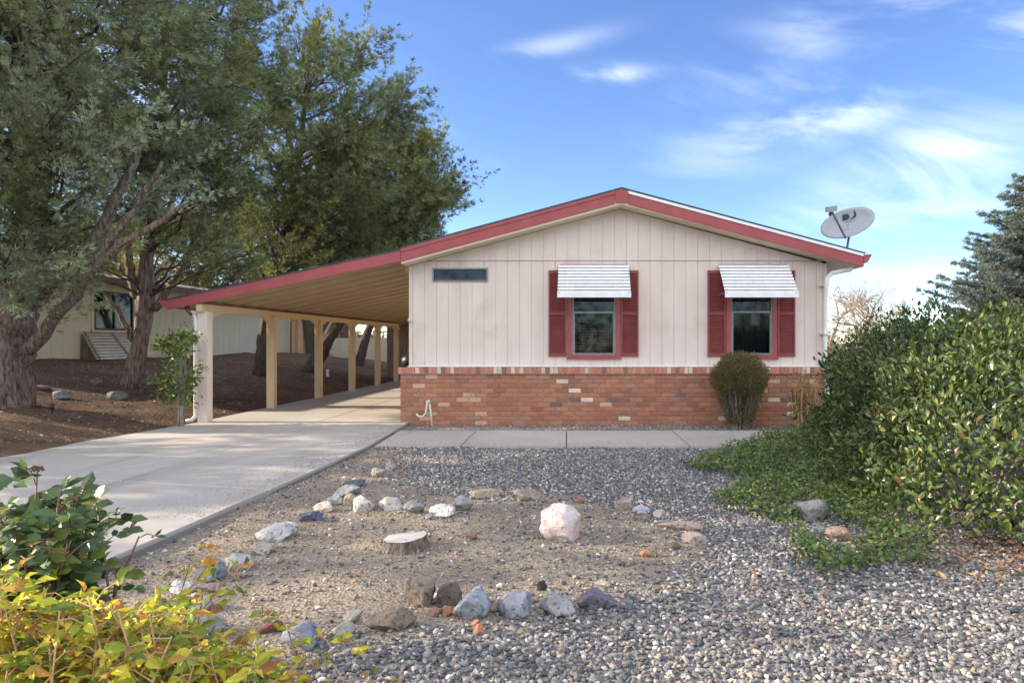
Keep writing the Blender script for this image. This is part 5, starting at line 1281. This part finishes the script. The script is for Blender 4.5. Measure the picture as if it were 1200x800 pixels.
# small tree by the front carport post
def small_tree(x, y, label):
    g = gzf(x, y); root = empty('small_tree', (x, y, g), label, 'tree'); r = random.Random(6); mb = MB()
    for k, (dx, tx) in enumerate(((-.05, -.10), (.02, .02), (.06, .08))): mb.tube([(x+dx, y, g-.03), (x+dx*.4, y, g+.25), (x+tx*.6, y+.02, g+.6), (x+tx, y, g+1.1)], [.018, .015, .012, .006], 7)
    mb.build('trunk', M['greybark'], root, smooth=True)
    mb = MB(); Pp = []
    for k in range(58):
        z = r.uniform(.40, 1.48); wd = np.interp(z, [.4, .65, 1.0, 1.3, 1.5], [.10, .22, .40, .30, .10]); a = r.uniform(0, 6.28); q = r.uniform(.3, 1)**.6
        c = Vector((x-.05+r.gauss(0, .04)+wd*q*math.cos(a), y+wd*q*math.sin(a)*.8, g+z)); mb.tube([(x, y, g+max(.35, z-.3)), ((x+c.x)/2, (y+c.y)/2, g+z-.06), tuple(c)], [.006, .005, .002], 4, caps=False)
        for _ in range(24): Pp.append(np.array(c)+rng.normal(size=3)*np.array([.055, .055, .05])*r.choice([.7, 1, 1.5]))
    mb.build('branches', M['greybark'], root)
    P = np.array(Pp); n = len(P); V, Fc = scatter(*LEAF8, P, norm(P-np.array([x, y, g+.9]))*.7+rng.normal(size=(n, 3))*.6+np.array([0, 0, .1]), rng.normal(size=(n, 3))*.6+np.array([-.3, -.3, 1]), rng.uniform(.055, .09, n), np.full(n, 1.2))
    np_mesh('crown', V, Fc, M['leaf'], root, col=colvar(n, [(.14, .21, .045), (.22, .28, .06), (.08, .13, .035), (.36, .37, .09)], [.4, .3, .2, .1], .2, 8))
small_tree(-6.27, 10.30, 'small leafy green tree with thin pale stems beside the front carport post')

# ------------------------------------------------------------------ foreground bushes
def leafy_bush(name, label, canes, nodes, leaf_tpl, lsize, cols, wts, cane_m, leaf_m, seed, per=5, lw=1.0, start=.25, droop=0.0):
    base = Vector(canes[0][0][0]); root = empty(name, (base.x, base.y, gzf(base.x, base.y)), label, 'bush'); r = random.Random(seed); mb = MB(); P, D, Nn, S_ = [], [], [], []
    for pts, rad in canes:
        pts = [Vector(p) for p in pts]; mb.tube(pts, [rad*(1-.6*i/(len(pts)-1)) for i in range(len(pts))], 6)
        for k in range(nodes):
            t = start+(1-start)*(k+r.random())/nodes; u = t*(len(pts)-1); i = min(len(pts)-2, int(u)); p = pts[i].lerp(pts[i+1], u-i)
            d = Vector((r.gauss(0, 1), r.gauss(0, 1), r.gauss(.15, .5))).normalized(); L_ = lsize*r.uniform(1.0, 2.2); e = p+d*L_; e.z -= droop*L_
            mb.tube([p, (p+e)/2+Vector((0, 0, .01)), e], [.0022, .0018, .0012], 4, caps=False)
            sd_ = d.cross(Vector((0, 0, 1))).normalized(); nrm = (Vector((0, 0, 1))+Vector((r.gauss(0, .4), r.gauss(0, .4), 0))).normalized()
            for q in range(per):
                if q == 0: pp, dd = e, d
                else:
                    f = .9-.42*((q-1)//2); pp = p.lerp(e, f); dd = (sd_*(1 if q % 2 else -1)+d*.45)
                P.append(tuple(pp)); D.append((dd.x+r.gauss(0, .15), dd.y+r.gauss(0, .15), dd.z+r.gauss(0, .2)-droop)); Nn.append((nrm.x+r.gauss(0, .55), nrm.y-.35+r.gauss(0, .55), nrm.z*.6+r.gauss(0, .3))); S_.append(lsize*r.uniform(.7, 1.2))
    mb.build('canes', cane_m, root, smooth=True); P = np.array(P); n = len(P)
    V, Fc = scatter(*leaf_tpl, P, np.array(D), np.array(Nn), np.array(S_)*rng.uniform(.6, 1.25, n), lw*rng.uniform(.7, 1.2, n)); np_mesh('foliage', V, Fc, leaf_m, root, col=colvar(n, cols, wts, .2, 8))
    return root
r = random.Random(77)
canes = []
for k in range(34):
    tx, ty, Y = r.uniform(-40, 118), r.uniform(568, 690), r.uniform(1.75, 2.35)
    tx = min(tx, np.interp(ty, [560, 600, 690], [95, 125, 112]))
    tip = px2w(tx, ty, Y); b0 = Vector((-1.78+r.uniform(-.12, .22), 2.05+r.uniform(-.1, .1), 0)); mid = b0.lerp(tip, .55)+Vector((r.gauss(0, .05), r.gauss(0, .05), .08))
    canes.append(([b0, b0.lerp(mid, .5), mid, mid.lerp(tip, .5)+Vector((0, 0, .02)), tip], .006))
tip = px2w(44, 552, 2.0); canes.append(([Vector((-1.7, 2.05, 0)), (-1.68, 2.02, .5), px2w(38, 640, 2.0), tip], .005))
rose = leafy_bush('rose_bush', 'dark green rose bush with broad leaves and a dried bloom, beside the driveway', canes, 13, ROUND8, .056, [(.085, .14, .045), (.06, .105, .04), (.17, .22, .05), (.30, .30, .06)], [.42, .34, .16, .08], M['cane'], M['leaf'], 5, start=.45)
mb = MB(); c = px2w(44, 550, 2.0); 
for k in range(9):
    a = k*.7; mb.tube([c, c+Vector((.011*math.cos(a), .011*math.sin(a), .006)), c+Vector((.016*math.cos(a), .016*math.sin(a), -.004))], [.005, .005, .002], 5)
mb.build('dried_bloom', mat('dried_petal', (.12, .05, .03), (.2, .1, .05), .9, 20), rose)
# single cane leaning over the driveway edge
tip = px2w(163, 628, 2.15); b0 = px2w(120, 720, 2.1); b0 = Vector((b0.x, 2.1, 0))
leafy_bush('rose_cane', 'single thick reddish rose cane with three leaves at its tip, leaning over the driveway edge', [([b0, px2w(135, 690, 2.12), px2w(150, 658, 2.14), tip], .0075)], 1, LEAF8, .055, [(.05, .085, .03)], [1], M['cane'], M['leaf'], 8, per=3, start=.97)
canes = []
for k in range(125):
    tx = r.uniform(-60, 325); lim = np.interp(tx, [-60, 40, 110, 200, 260, 325], [664, 676, 700, 716, 756, 795]); ty = lim+r.uniform(0, 1)**1.3*120; Y = r.uniform(1.45, 2.0)
    tip = px2w(tx, ty, Y); b0 = Vector((tip.x*.75-.25+r.uniform(-.1, .1), Y+r.uniform(-.15, .15), 0)); mid = b0.lerp(tip, .6)+Vector((r.gauss(0, .06), r.gauss(0, .05), .05))
    canes.append(([b0, b0.lerp(mid, .5), mid, tip], .0045))
YC = [(.54, .52, .06), (.64, .54, .06), (.32, .40, .06), (.62, .33, .08), (.14, .20, .04), (.42, .20, .08)]
leafy_bush('yellowing_bush', 'sunlit bush of yellow-green and orange leaves in the bottom left corner', canes, 21, CURL8, .040, YC, [.30, .2, .2, .12, .12, .06], M['cane_tan'], M['leafsoft'], 9, start=.35, lw=1.15)
canes = []
for (tx, ty) in ((250, 640), (262, 668), (300, 705), (215, 655), (330, 735), (352, 770), (230, 690), (420, 790), (400, 745)):
    Y = 2.0 if ty < 700 else 1.9; tip = px2w(tx, ty, Y); b0 = Vector((tip.x-.12, Y+.05, 0)); b0 = b0+Vector((r.uniform(-.25, .05), r.uniform(-.1, .15), 0)); canes.append(([b0, b0.lerp(tip, .35)+Vector((r.gauss(0, .03), 0, .06)), b0.lerp(tip, .7)+Vector((r.gauss(0, .03), 0, .07)), tip+Vector((.02, 0, -.01)), tip+Vector((.05, 0, -.03))], .003))
leafy_bush('rose_cane', 'straggling thin canes with a few small yellow leaves right of the yellowing bush', canes, 5, CURL8, .036, YC, [.30, .2, .2, .12, .12, .06], M['cane_tan'], M['leafsoft'], 19, per=3, start=.55, lw=1.1)
# fallen leaves and twigs on the bed
n = 620; lx = rng.uniform(-2.6, 4.2, n); ly = rng.uniform(2.3, 8, n); k_ = ~in_poly(lx, ly, DRIVE); lx, ly = lx[k_], ly[k_]; n = len(lx)
V, Fc = scatter(*LEAF4, np.stack([lx, ly, gz(lx, ly)+.02], -1), rng.normal(size=(n, 3))*np.array([1, 1, .3]), rng.normal(size=(n, 3))*.5+np.array([0, 0, 1]), rng.uniform(.02, .045, n))
tag(np_mesh('fallen_leaves', V, Fc, M['litter'], col=colvar(n, [(.45, .30, .12), (.25, .14, .08), (.4, .34, .25)], [.4, .3, .3], .2, 2)), kind='stuff')
